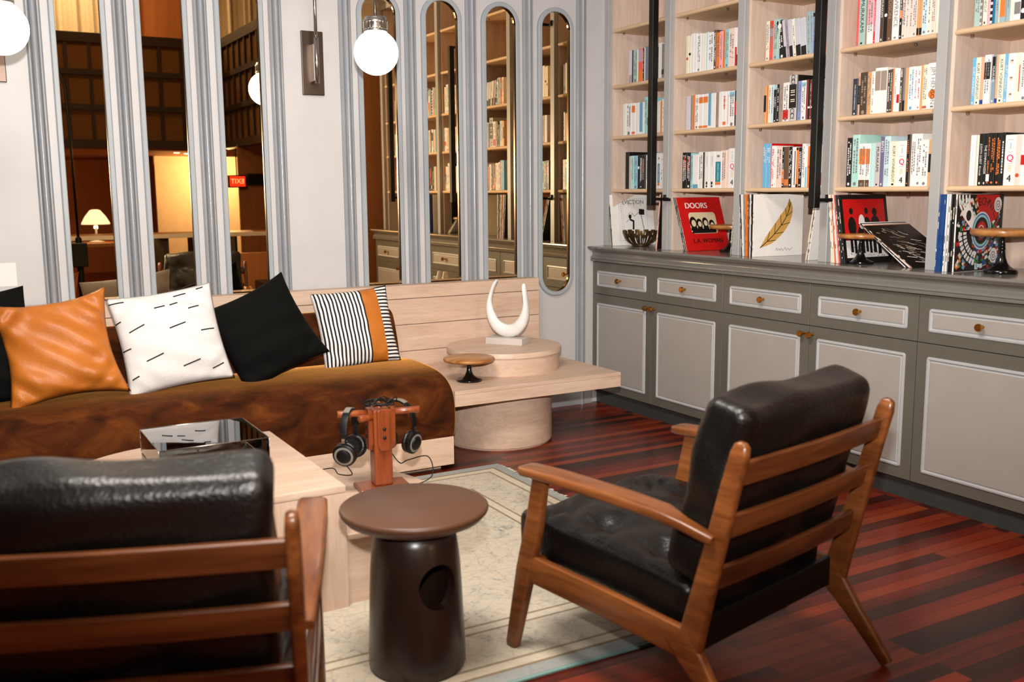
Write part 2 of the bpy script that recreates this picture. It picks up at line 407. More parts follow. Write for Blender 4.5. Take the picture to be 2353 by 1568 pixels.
# ------------------------------------------------------------------ mirrors
def stadium(r, z0, z1, n=20):
    return [(r * math.cos(a), z1 - r + r * math.sin(a)) for a in [PI * k / n for k in range(n + 1)]] + [(r * math.cos(a), z0 + r + r * math.sin(a)) for a in [PI + PI * k / n for k in range(n + 1)]]
MZ0, MZ1 = .722, 2.368
mlab = ['tall pill-shaped bronze mirror nearest the bookcase, its round foot showing beside the bench end',
        'tall pill-shaped bronze mirror above the horn sculpture, second from the bookcase',
        'tall pill-shaped bronze mirror behind the cake stand, third from the bookcase',
        'tall pill-shaped bronze mirror directly behind the hanging globe lamp',
        'tall bronze mirror above the black cushion, reflecting the red exit sign',
        'tall bronze mirror above the white dashed cushion, reflecting a black leather chair',
        'tall bronze mirror above the tan leather cushion, reflecting a white lamp shade']
for i, k in enumerate((0, 1, 2, 3, 5, 6, 7)):
    t = thing('wall_mirror', mlab[i], 'mirror', (-.2805 - .372 * k, 0, 0), 0, 'pill mirrors along the panelled wall')
    b = MB(); b.prism(stadium(.0985, MZ0 - .003, MZ1 + .003), -.0005, -.004, M['mirror'], 'y'); b.build('glass', t)
    inn = stadium(.0965, MZ0, MZ1); mid = stadium(.100, MZ0 - .0035, MZ1 + .0035); mid2 = stadium(.117, MZ0 - .0205, MZ1 + .0205); out = stadium(.122, MZ0 - .0255, MZ1 + .0255)
    b = MB(); n = len(inn); rings = [(inn, -.004), (inn, -.021), (mid, -.024), (mid2, -.024), (out, -.019), (out, 0)]
    vs = [(p[0], y, p[1]) for ring, y in rings for p in ring]; fs = []
    for q in range(1, len(rings) - 1):
        for j in range(n): fs.append((q * n + j, q * n + (j + 1) % n, (q + 1) * n + (j + 1) % n, (q + 1) * n + j))
    b.raw(vs, fs, M['frame'])
    b.build('frame', t)
    b = MB(); b.raw([(p[0], y, p[1]) for ring, y in rings[:2] for p in ring], [(j, (j + 1) % n, n + (j + 1) % n, n + j) for j in range(n)], M['lip']); b.build('inner_edge', t)

# ------------------------------------------------------------------ wall lamps
def sconce(x, label):
    t = thing('wall_lamp', label, 'lamp', (x, 0, 0), 0, 'globe wall lamps')
    b = MB(); b.box((-.058, -.016, 1.832), (.058, 0, 2.155), M['bronze'], .003); b.build('backplate', t)
    b = MB(); b.tube([(0, -.075, 1.885), (0, -.075, 2.115)], .0125, M['steel'], 16); b.box((-.012, -.066, 1.90), (-.004, -.012, 2.085), M['steel'], .002); b.build('tube_holder', t)
    pth = [(0, -.075, 2.11)] + [(0, -.075 - .4025 + .4025 * math.cos(a), 2.30 + .34 * math.sin(a)) for a in [PI * k / 22 for k in range(23)]] + [(0, -.88, 2.09)]
    b = MB(); b.tube(pth, .0088, M['steel'], 12); b.build('arm', t)
    g = MB(); cz = 1.943; gy = -.88
    g.lathe([(0, 2.098), (.045, 2.096), (.049, 2.09), (.049, 2.082), (.0545, 2.079), (.0545, 2.073), (.05, 2.072), (.0, 2.072)], M['steel'], 40, None, (0, gy))
    for k in range(22):
        a = 2 * PI * k / 22
        g.box((-.0035, -.0012, 2.043), (.0035, .0012, 2.074), M['steel'], 0, 1, Matrix.Translation((.0525 * math.cos(a), gy + .0525 * math.sin(a), 0)) @ Matrix.Rotation(a + PI / 2, 4, 'Z'))
    g.lathe([(.047, 2.03), (.0535, 2.03), (.0535, 2.044), (.050, 2.044)], M['steel'], 40, None, (0, gy), False)
    g.lathe([(0, 2.028), (.028, 2.03), (.028, 2.072)], M['steel'], 24, None, (0, gy), False)
    g.build('gallery', t)
    b = MB(); b.ball((0, gy, cz), .098, M['globe'], 40, 28); b.build('globe', t, 60)
    return t
sconce(-1.767, 'globe wall lamp hanging in front of the mirror nearest the striped cushion')
sconce(-3.255, 'globe wall lamp beside the mirror that reflects a lamp shade, above the tan cushion')
b = MB(); b.box((-3.33, -.002, .912), (-3.222, 0, 1.02), M['white']); tag(b.build('name_card'), 'small white card stuck to the grey wall below the end wall lamp', 'card')

# ------------------------------------------------------------------ bench, backboard, corner table
t = thing('bench_backboard', 'long pale oak backboard of horizontal boards along the mirror wall', 'backboard', (-2.55, -.09, 0))
b = MB(); zs = [(0, .30), (.303, .458), (.461, .606), (.609, .749), (.752, .824)]
for i, (z0, z1) in enumerate(zs):
    js = [-4.7, -3.05, -1.447, -.475] if i % 2 == 0 else [-4.7, -2.35, -.475]
    for a, c in zip(js, js[1:]): b.box((a + 2.55, -.05, z0), (c + 2.55 - .0016, .05, z1), M['oak'], .0015, 1)
b.build('board_panel', t)
t = thing('banquette', 'long built-in bench upholstered in rust velvet on a pale oak plinth', 'bench', (-3.07, -.55, 0))
OX, OY = 3.07, .55
prof = smoothpath([(-.30, .462), (-.46, .474), (-.63, .474), (-.77, .465), (-.865, .442), (-.925, .402), (-.955, .345), (-.963, .27), (-.957, .205), (-.945, .168)], 5)
poly = [(p[0] + OY, p[1]) for p in prof] + [(-.16 + OY, .168), (-.16 + OY, .45)]
b = MB(); b.prism(poly, -4.7 + OX, -1.44 + OX, M['velvet'], 'x', None, .018); b.build('seat_cushion', t, 50)
prof = smoothpath([(-.345, .465), (-.322, .55), (-.292, .63), (-.268, .682), (-.24, .708), (-.205, .718), (-.165, .714), (-.142, .698)], 5)
b = MB(); b.prism([(p[0] + OY, p[1]) for p in prof] + [(-.142 + OY, .465)], -4.7 + OX, -1.455 + OX, M['velvet'], 'x', None, .018); b.build('back_cushion', t, 50)
b = MB(); b.box((-4.7 + OX, -.95 + OY, .03), (-1.449 + OX, -.16 + OY, .167), M['oak'], .0015, 1); b.build('plinth', t)
b = MB(); b.box((-4.7 + OX, -.885 + OY, 0), (-1.49 + OX, -.2 + OY, .03), M['oak'], 0); b.build('toe_kick', t)

t = thing('corner_table', 'pale oak corner table slab on a round drum beside the velvet bench', 'table', (-.96, -.5, 0))
X0 = Matrix.Translation((.96, .5, 0))
b = MB(); b.box((-1.43, -.93, .303), (-.452, -.145, .3605), M['oak'], .0012, 1, X0); b.box((-1.43, -.93, .3612), (-.452, -.145, .38), M['oak'], .0012, 1, X0); b.build('table_slab', t)
b = MB(); b.lathe([(.283, 0), (.283, .012), (.293, .012), (.293, .290), (.28, .290), (.28, .303)], M['oak'], 96); b.build('drum_base', t, 40)
t = thing('round_riser', 'low round pale oak drum standing on the corner table under the sculpture', 'riser', (-.894, -.457, .38))
b = MB(); b.lathe([(.302, .0), (.302, .092)], M['oak'], 96); b.build('drum', t, 40)
b = MB(); b.lathe([(.3095, .0925), (.3125, .0945), (.3125, .117), (.311, .12)], M['oak'], 96); b.build('round_top', t, 40)

# horn sculpture on its block
rz = math.atan2(-.551 + .38, -.826 + .96)
t = thing('horn_sculpture', 'white plaster crescent sculpture with upturned horns on a small whitewashed block', 'sculpture', (-.846, -.415, .5), rz)
b = MB(); b.box((-.108, -.062, 0), (.108, .062, .036), M['stone'], .002); b.build('block', t)
outl = [(-.068, .352), (-.086, .33), (-.105, .285), (-.124, .225), (-.128, .185), (-.122, .14), (-.104, .095), (-.074, .06), (-.034, .038), (0, .0335), (.036, .038), (.074, .06), (.104, .095), (.122, .14), (.126, .19), (.121, .235), (.113, .29), (.108, .325), (.104, .334)]
inn = [(-.056, .345), (-.074, .312), (-.088, .27), (-.094, .235), (-.09, .205), (-.078, .17), (-.056, .135), (-.03, .114), (0, .106), (.03, .112), (.056, .134), (.078, .17), (.09, .205), (.094, .235), (.090, .27), (.086, .295), (.084, .315), (.086, .326), (.092, .334)]
O = smoothpath([(p[0], p[1], 0) for p in outl], 3); I = smoothpath([(p[0], p[1], 0) for p in inn], 3)
vs = []; fs = []; K = 14; rnd = random.Random(3)
for i, (o, q) in enumerate(zip(O, I)):
    c = (o + q) / 2; d = (o - q) / 2; w = d.length; th = .012 + .35 * w
    for k in range(K):
        a = 2 * PI * k / K; j = 1 + rnd.uniform(-.05, .05)
        p = c + d * math.cos(a) * j; vs.append((p.x, th * math.sin(a) * j, p.y))
n = len(O)
for i in range(n - 1):
    for k in range(K): fs.append((i * K + k, i * K + (k + 1) % K, (i + 1) * K + (k + 1) % K, (i + 1) * K + k))
fs += [list(range(K)), [(n - 1) * K + k for k in range(K)][::-1]]
b = MB(); b.raw(vs, fs, M['white'], None, True); b.build('crescent', t, 50)

# cake stands
def cake_stand(x, y, z, label, r, h, rz, stem=M['blackgloss']):
    t = thing('cake_stand', label, 'cake stand', (x, y, z), rz, 'wooden cake stands with black feet')
    s = h / .12
    b = MB(); b.lathe([(0, .101 * s), (r - .012, .101 * s), (r - .003, .105 * s), (r, .111 * s), (r - .002, .117 * s), (r - .008, .12 * s), (0, .12 * s)], M['acacia'], 64); b.build('wooden_plate', t, 40)
    p = [(0, 0), (.064, 0), (.066, .004), (.065, .009), (.06, .012), (.05, .0135), (.036, .019), (.024, .029), (.016, .044), (.0125, .058), (.0115, .064), (.0135, .066), (.0135, .069), (.0115, .071), (.0125, .074), (.0125, .0765), (.0105, .079), (.0095, .088), (.011, .098), (.02, .101), (0, .101)]
    b = MB(); b.lathe([(a * (r / .131) ** .5, c * s) for a, c in p], stem, 48); b.build('pedestal', t, 40)
cake_stand(-1.245, -.722, .38, 'wooden cake stand with a black foot on the corner table', .131, .122, .3)
cake_stand(.262, -.962, .99, 'wooden cake stand with a black foot in front of the red record sleeve', .12, .15, 1.4)
cake_stand(.125, -1.975, .99, 'wooden cake stand with a black foot before the red and black sleeve', .105, .138, .5)
cake_stand(.165, -2.645, .99, 'dark wooden cake stand with a black foot beside the mosaic patterned sleeve', .122, .178, 1.1)

# ------------------------------------------------------------------ cushions
def cushion(name, label, size, thick, mats, loc, yaw, lean, roll, seed=0, pinch=.1, corner=.0, build=None, wr=.006):
    t = thing(name, label, 'cushion', loc)
    rg = random.Random(seed); ph = [(rg.uniform(0, 6), rg.uniform(2, 5), rg.uniform(2, 5)) for _ in range(6)]
    N = 34; h = size / 2; b = bmesh.new(); uvl = b.loops.layers.uv.new('UVMap')
    def P(u, v, s):
        e = (1 - u * u) * (1 - v * v)
        f = max(0, (1 - abs(u) ** 2.6)) ** .62 * max(0, (1 - abs(v) ** 2.6)) ** .62
        x = u * h * (1 - pinch * (1 - v * v) * abs(u) ** 3); y = v * h * (1 - pinch * (1 - u * u) * abs(v) ** 3)
        w = sum(math.sin(p[0] + p[1] * (u * 2.2 + v) + p[2] * (v * 2.2 - u)) for p in ph) * wr * min(1, 3 * e)
        cr = wr * 2.2 * math.sin(9 * (u * v) * 2.2 + ph[0][0]) * (abs(u * v)) * min(1, 5 * e)
        return Vector((x, -s * (f * thick / 2) + w * .5 - cr * s, y - corner * abs(u * v) ** 3 * (1 if v < 0 else -1) * h))
    side = []
    for s in (1, -1):
        g = [[b.verts.new(P(2 * i / N - 1, 2 * j / N - 1, s)) for j in range(N + 1)] for i in range(N + 1)]
        for i in range(N):
            for j in range(N):
                q = (g[i][j], g[i + 1][j], g[i + 1][j + 1], g[i][j + 1]); q = q if s > 0 else q[::-1]
                f = b.faces.new(q); f.smooth = True
                for l in f.loops:
                    idx = [(i, j), (i + 1, j), (i + 1, j + 1), (i, j + 1)][[g[i][j], g[i + 1][j], g[i + 1][j + 1], g[i][j + 1]].index(l.vert)]
                    l[uvl].uv = (idx[0] / N, idx[1] / N)
                uc = 2 * (i + .5) / N - 1
                f.material_index = mats[1](uc, s) if isinstance(mats, tuple) else 0
    bmesh.ops.remove_doubles(b, verts=b.verts[:], dist=.0004)
    me = bpy.data.meshes.new('cover'); b.to_mesh(me); b.free()
    for m in (mats[0] if isinstance(mats, tuple) else [mats]): me.materials.append(m)
    R = Matrix.Translation((0, 0, 0)) @ Matrix.Rotation(yaw, 4, 'Z') @ Matrix.Rotation(-lean, 4, 'X') @ Matrix.Rotation(roll, 4, 'Y')
    me.transform(R)
    o = bpy.data.objects.new('cover', me); C.objects.link(o); o.parent = t
    if build: build(t, P, R)
    return t
D = math.radians
def dashes(t, P, R):
    b = MB(); h = .5
    for (u, v, L, a) in ((-.86, .86, .3, 0), (.32, .82, .24, 5), (-.12, .60, .2, 4), (.15, .62, .16, 12), (-.62, .26, .32, 16), (.12, .17, .32, 12), (-.95, .45, .14, 10), (-.9, -.1, .16, 4), (-.42, -.36, .34, 14), (.68, .0, .3, 4), (.22, -.60, .34, 12), (.72, -.74, .26, 18), (-.84, -.66, .14, 15), (.5, .48, .22, 8), (.74, .9, .15, 12)):
        n = 7; pts = []
        for k in range(n):
            s = (k / (n - 1) - .5) * 2 * L / 2
            uu = max(-.985, min(.985, u + s * math.cos(D(a)))); vv = max(-.985, min(.985, v + s * math.sin(D(a))))
            pts.append(R @ (P(uu, vv, 1) + Vector((0, -.0015, 0))))
        b.tube(pts, .0028, M['ink'], 6)
    b.build('stitched_dashes', t)
cushion('throw_cushion', 'black cloth cushion half hidden behind the tan leather cushion', .50, .15, M['blackcloth'], (-3.44, -.50, .69), D(2), D(22), D(-6), 5, .08)
cushion('throw_cushion', 'tan leather cushion leaning on the rust velvet bench', .475, .15, M['tan'], (-3.115, -.585, .687), D(-3), D(24), D(-7), 8, .16, .02, None, .010)
cushion('throw_cushion', 'white linen cushion stitched with short black dashes', .46, .15, M['whitecloth'], (-2.655, -.565, .690), D(-2), D(22), D(-7), 12, .07, .0, dashes, .004)
cushion('throw_cushion', 'black cloth cushion tipped onto its corner against the white dashed cushion', .45, .16, M['blackcloth'], (-2.225, -.535, .680), D(-4), D(22), D(-24), 21, .10, .0, None, .006)
M['stripe2'] = striped('Y', 21.0)
def stripes(u, s): return (1 if .22 < u < .62 else 2 if u >= .62 else 0) if s > 0 else 0
cushion('throw_cushion', 'black and white striped cushion with a tan leather band', .40, .13, ([M['stripe'], M['tan'], M['stripe2']], stripes), (-1.73, -.425, .655), D(-4), D(20), D(-4), 30, .06, .0, None, .003)
# ------------------------------------------------------------------ rug
RX, RY = -2.73, -1.95
t = thing('area_rug', 'faded beige and blue-grey oriental rug under the low tables', 'rug', (RX, RY, 0))
b = MB(); b.box((-1.5, -.96, 0), (1.5, .96, .010), M['rug'], .003, 2); b.build('woven_field', t)
b = MB(); b.box((-1.5, -.972, 0), (1.5, -.9595, .009), M['teal'], .002, 1); b.build('edge_binding', t)
b = MB(); b.box((-1.5, .9595, 0), (1.5, .968, .009), M['teal'], .002, 1); b.build('edge_binding', t)
b = MB(); rg = random.Random(2)
for sx in (1, -1):
    for k in range(150):
        y = -.95 + 1.9 * k / 149; L = rg.uniform(.012, .034); dy = rg.uniform(-.006, .006)
        x0 = sx * 1.497; b.raw([(x0, y - .006, .002), (x0, y + .006, .002), (x0 + sx * L, y + dy + .004, .001), (x0 + sx * L, y + dy - .004, .001), (x0, y, .008)], [(0, 1, 2, 3), (0, 4, 3), (1, 2, 4), (4, 2, 3)], M['fringe'])
tag(b.build('fringe', t), kind='stuff')

# ------------------------------------------------------------------ low tables
Zr = .010
t = thing('coffee_table', 'pale oak block coffee table with one rounded end carrying the record player', 'table', (-2.84, -1.805, Zr))
dpoly = [(.38, -.42), (.38, .42)] + arc(0, 0, .42, PI / 2, 3 * PI / 2, 40)
b = MB(); b.prism(dpoly, 0, .381, M['oakz'], 'z'); b.build('table_body', t, 30)
b = MB(); b.prism([(p[0] * 1.001, p[1] * 1.001) for p in dpoly], .3825, .405, M['oak'], 'z', None, .0015); b.build('table_top', t, 30)
t = thing('side_drum_table', 'low round pale oak table tucked against the coffee table, holding the headphone stand', 'table', (-2.405, -1.82, Zr))
def clipdisc(r, n=90):
    return [(max(-.052, r * math.cos(2 * PI * k / n)), r * math.sin(2 * PI * k / n)) for k in range(n)]
b = MB(); b.prism(clipdisc(.385), 0, .222, M['oak'], 'z'); b.build('drum_base', t, 30)
b = MB(); b.prism(clipdisc(.407), .2225, .24, M['oak'], 'z', None, .0012); b.build('round_top', t, 30)

# record player
t = thing('record_player', 'black record player under a clear dust cover on the coffee table', 'record player', (-2.805, -1.833, .415), D(0))
b = MB(); b.box((-.172, -.168, .012), (.172, .168, .052), M['blackgloss'], .004)
b.build('plinth', t)
for sx in (-1, 1):
    for sy in (-1, 1):
        b = MB(); b.lathe([(0, 0), (.02, 0), (.02, .013), (0, .013)], M['black'], 20, None, (sx * .14, sy * .135)); b.build('foot', t)
b = MB(); b.lathe([(0, .053), (.139, .053), (.144, .058), (.144, .064), (.139, .067), (0, .067)], M['silverpl'], 72, None, (-.02, 0)); pl = b.build('platter', t, 40)
for k in range(36):
    a = 2 * PI * k / 36
b = MB(); b.lathe([(0, .0672), (.13, .0672), (.13, .0700), (.05, .0700), (.049, .0704), (0, .0704)], M['blackgloss'], 72, None, (-.02, 0)); b.lathe([(0, .0704), (.003, .0704), (.003, .078), (0, .079)], M['steel'], 12, None, (-.02, 0)); b.build('record_mat', t, 40)
b = MB(); b.lathe([(0, .052), (.022, .052), (.022, .07), (.012, .074), (.012, .09), (0, .09)], M['steel'], 24, None, (.138, .11)); b.tube([(.138, .13, .085), (.138, .02, .084), (.128, -.05, .083), (.10, -.085, .078)], .0035, M['steel'], 8); b.box((.088, -.105, .071), (.108, -.08, .081), M['black'], .002); b.build('tonearm', t, 40)
b = MB(); T = .003; x0, x1, y0, y1, z0, z1 = -.172, .172, -.168, .168, .054, .130
b.box((x0, y0, z1 - T), (x1, y1, z1), M['acrylic']); b.box((x0, y0, z0), (x1, y0 + T, z1 - T), M['acrylic']); b.box((x0, y1 - T, z0), (x1, y1, z1 - T), M['acrylic']); b.box((x0, y0 + T, z0), (x0 + T, y1 - T, z1 - T), M['acrylic']); b.box((x1 - T, y0 + T, z0), (x1, y1 - T, z1 - T), M['acrylic'])
dc = b.build('dust_cover', t)
b = MB()
for e in (((x0, y0), (x1, y0)), ((x1, y0), (x1, y1)), ((x1, y1), (x0, y1)), ((x0, y1), (x0, y0))): b.tube([(e[0][0], e[0][1], z1), (e[1][0], e[1][1], z1)], .0013, M['steel'], 6)
for x, y in ((x0, y0), (x1, y0), (x1, y1), (x0, y1)): b.tube([(x, y, z0), (x, y, z1)], .0011, M['steel'], 6)
b.build('polished_edge', dc)
for sx in (-1, 1):
    b = MB(); b.box((sx * .12 - .02, -.176, .04), (sx * .12 + .02, -.166, .075), M['blackgloss'], .003); b.build('hinge', t)

# headphone stand
HX, HY, HZ = -2.165, -1.80, .250
hs = thing('headphone_stand', 'reddish wooden post with crossed pegs for headphones on the low drum table', 'headphone stand', (HX, HY, HZ), D(-6))
b = MB(); b.box((-.095, -.06, 0), (.095, .06, .016), M['redwood'], .006, 3); b.build('base_board', hs)
b = MB(); b.box((-.034, -.034, .016), (.034, .034, .30), M['redwood'], .006, 2); b.build('post', hs)
for k, (dx, dy) in enumerate(((0, -1), (1, 0), (0, 1), (-1, 0))):
    b = MB(); X = Matrix.Rotation(math.atan2(dy, dx) + PI / 2, 4, 'Z')
    b.prism([(-.024, .172), (-.014, .150), (.014, .150), (.024, .172), (.024, .298), (.016, .305), (-.016, .305), (-.024, .298)], -.034 - .017, -.034, M['redwood'], 'y', X, .003); bl = b.build('side_block', hs)
    b = MB()
    for z in (.20, .232): b.lathe([(0, 0), (.0065, 0), (.0065, .003), (.004, .005), (0, .0055)], M['black'], 14, X @ Matrix.Translation((0, -.051, z)) @ Matrix.Rotation(PI / 2, 4, 'X'))
    b.build('bolt', bl)
for k, (a, L, z) in enumerate(((-8, .145, .283), (172, .155, .283), (205, .10, .272), (80, .12, .292))):
    d = Vector((math.cos(D(a)), math.sin(D(a)), 0)); b = MB()
    b.tube([d * .012 + Vector((0, 0, z)), d * L * .98 + Vector((0, 0, z + .004)), d * L + Vector((0, 0, z + .004))], [.0125, .0125, .0105], M['redwood'], 16); b.build('peg', hs)
def headphones(label, loc, rz, span, cup, coil):
    t = thing('headphones', label, 'headphones', loc, rz, 'headphones hung on the wooden stand')
    R_ = .078
    pth = [(R_ * math.cos(a) * .92, 0, R_ * math.sin(a) * 1.0) for a in [PI * k / 20 for k in range(21)]]
    b = MB(); b.loft([(p, .026, .006) for p in pth], M['black'], (0, 1, 0), .5); hb = b.build('headband', t, 50)
    b = MB(); b.loft([((p[0] * 1.06, p[1], p[2] * 1.06), .022, .004) for p in pth[7:14]], M['greyprint'], (0, 1, 0), .5); b.build('band_pad', hb, 50)
    for s in (-1, 1):
        b = MB(); b.box((s * .072 - .004, -.009, -.052), (s * .072 + .004, .009, .006), M['black'], .002)
        b.box((s * .0775 - .0015, -.006, -.03), (s * .0775 + .0015, .006, -.012), M['steel'], .0006); b.build('yoke', hb)
        X = Matrix.Translation((s * .068, 0, -.075)) @ Matrix.Rotation(s * PI / 2 + s * D(cup), 4, 'Y')
        b = MB(); b.lathe([(0, .018), (.018, .018), (.024, .015), (.026, .010), (.036, .009), (.043, .004), (.044, -.004), (.042, -.009), (0, -.009)], M['black'], 40, X); ec = b.build('earcup', t, 40)
        b = MB(); b.lathe([(.020, -.010), (.030, -.010), (.041, -.014), (.044, -.020), (.041, -.027), (.032, -.029), (.022, -.022)], M['leather'], 40, X, (0, 0), False); b.build('ear_pad', ec, 60)
        b = MB(); b.lathe([(.027, .0108), (.034, .0098), (.035, .0098)], M['greyprint'], 40, X, (0, 0), False); b.build('cup_ring', ec)
    b = MB(); b.tube(smoothpath(coil, 8), .0022, M['black'], 8); b.build('cable', t)
    return t
headphones('black headphones hung on the headphone stand, cups resting toward the coffee table', (-2.275, -1.775, .475), D(52), .07, 12,
  [(-.06, 0, -.11), (-.05, -.02, -.15), (-.02, .04, -.16), (.02, .08, -.15), (.0, .17, -.17), (-.03, .25, -.20)])
headphones('black headphones hung on the far pegs of the headphone stand, cable looping to the rug', (-2.065, -1.74, .478), D(-62), .07, 8,
  [(-.06, 0, -.11), (-.02, .02, -.17), (.03, .01, -.15), (.11, .03, -.13), (.15, .0, -.19), (.10, -.05, -.222), (.02, -.06, -.223), (-.03, -.05, -.222)])
b = MB(); rg = random.Random(5); pts = []
for k in range(60):
    a = k * .62; rr = .035 + .012 * math.sin(k * 1.7); pts.append((rr * math.cos(a) * 1.5, rr * math.sin(a), .302 + .0115 + .012 * abs(math.sin(k * .9)) + (.018 if k % 13 == 6 else 0)))
b.tube(smoothpath(pts, 4), .0018, M['black'], 6); o = b.build('coiled_cable', None); o.location = (HX, HY, HZ); tag(o, 'thin black cable coiled on top of the headphone stand', 'cable')

# dark stool with the round hole
t = thing('drum_stool', 'dark stained wooden stool with a saucer top and a round hole through its body', 'stool', (-2.428, -2.688, Zr), D(0))
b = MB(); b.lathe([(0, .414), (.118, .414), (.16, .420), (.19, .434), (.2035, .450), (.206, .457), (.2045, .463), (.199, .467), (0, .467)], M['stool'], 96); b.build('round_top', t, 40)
def lathe_obj(prof, m, seg, nm):
    b = MB(); b.lathe(prof, m, seg); return b.build(nm, None, 40)
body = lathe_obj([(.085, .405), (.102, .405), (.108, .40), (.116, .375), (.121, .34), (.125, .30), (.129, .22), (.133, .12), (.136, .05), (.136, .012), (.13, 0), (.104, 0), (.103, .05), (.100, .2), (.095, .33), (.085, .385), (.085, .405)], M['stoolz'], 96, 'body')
cutter = MB(); cutter.tube([(0, -.3, .265), (0, .3, .265)], .056, M['stoolz'], 48); cu = cutter.build('hole')
for v in cu.data.vertices: v.co.z = .265 + (v.co.z - .265) * 1.12
cu.rotation_euler = (0, 0, D(6)); bpy.context.view_layer.update()
md = body.modifiers.new('cut', 'BOOLEAN'); md.object = cu; md.operation = 'DIFFERENCE'; md.solver = 'EXACT'
dg = bpy.context.evaluated_depsgraph_get(); me = bpy.data.meshes.new_from_object(body.evaluated_get(dg))
body.modifiers.clear(); body.data = me; bpy.data.objects.remove(cu); body.parent = t
for p in me.polygons: p.use_smooth = True
me.set_sharp_from_angle(angle=D(40))

# ------------------------------------------------------------------ lounge chairs
def pad(half, r, tufts, depth, sig, puff, m, name, parent, X, cuts=30, wr=.002, seed=1):
    b = bmesh.new(); bmesh.ops.create_cube(b, size=2); bmesh.ops.subdivide_edges(b, edges=b.edges[:], cuts=cuts, use_grid_fill=True)
    inner = Vector([h - r for h in half]); rg = random.Random(seed); ph = [(rg.uniform(0, 6), rg.uniform(14, 34), rg.uniform(14, 34)) for _ in range(5)]
    for v in b.verts:
        p0 = Vector([max(-1, min(1, v.co[k])) for k in range(3)])
        # finer near edges: plain mapping is fine
        q = Vector([p0[k] * half[k] for k in range(3)])
        c = Vector([max(-inner[k], min(inner[k], q[k])) for k in range(3)]); d = q - c
        if d.length > 1e-7:
            mx = max(abs(d[k]) for k in range(3)); d = d.normalized() * mx
            q = c + d
        top = max(0, p0[2])
        e = max(0, (1 - p0[0] ** 4)) * max(0, (1 - p0[1] ** 4))
        q[2] += puff * e * p0[2]
        if p0[2] > .95:
            w = 0
            for tx, ty in tufts:
                dx, dy = q[0] - tx, q[1] - ty; rr = math.hypot(dx, dy); ang = math.atan2(dy, dx)
                w -= depth * math.exp(-(rr / sig) ** 1.3)
                w += depth * .22 * math.exp(-(rr / (sig * 1.5)) ** 2) * math.sin(ang * 6 + tx * 40) * min(1, rr / .02)
            q[2] += w
        q += Vector((0, 0, 1)) * 0
        nrm = d.normalized() if d.length > 1e-7 else Vector((0, 0, math.copysign(1, p0[2])))
        q += nrm * wr * sum(math.sin(a[0] + a[1] * q[0] + a[2] * q[1] + 20 * q[2]) for a in ph)
        v.co = X @ q
    for f in b.faces: f.smooth = True
    me = bpy.data.meshes.new(name); b.to_mesh(me); b.free(); me.materials.append(m)
    o = bpy.data.objects.new(name, me); C.objects.link(o); o.parent = parent
    return o
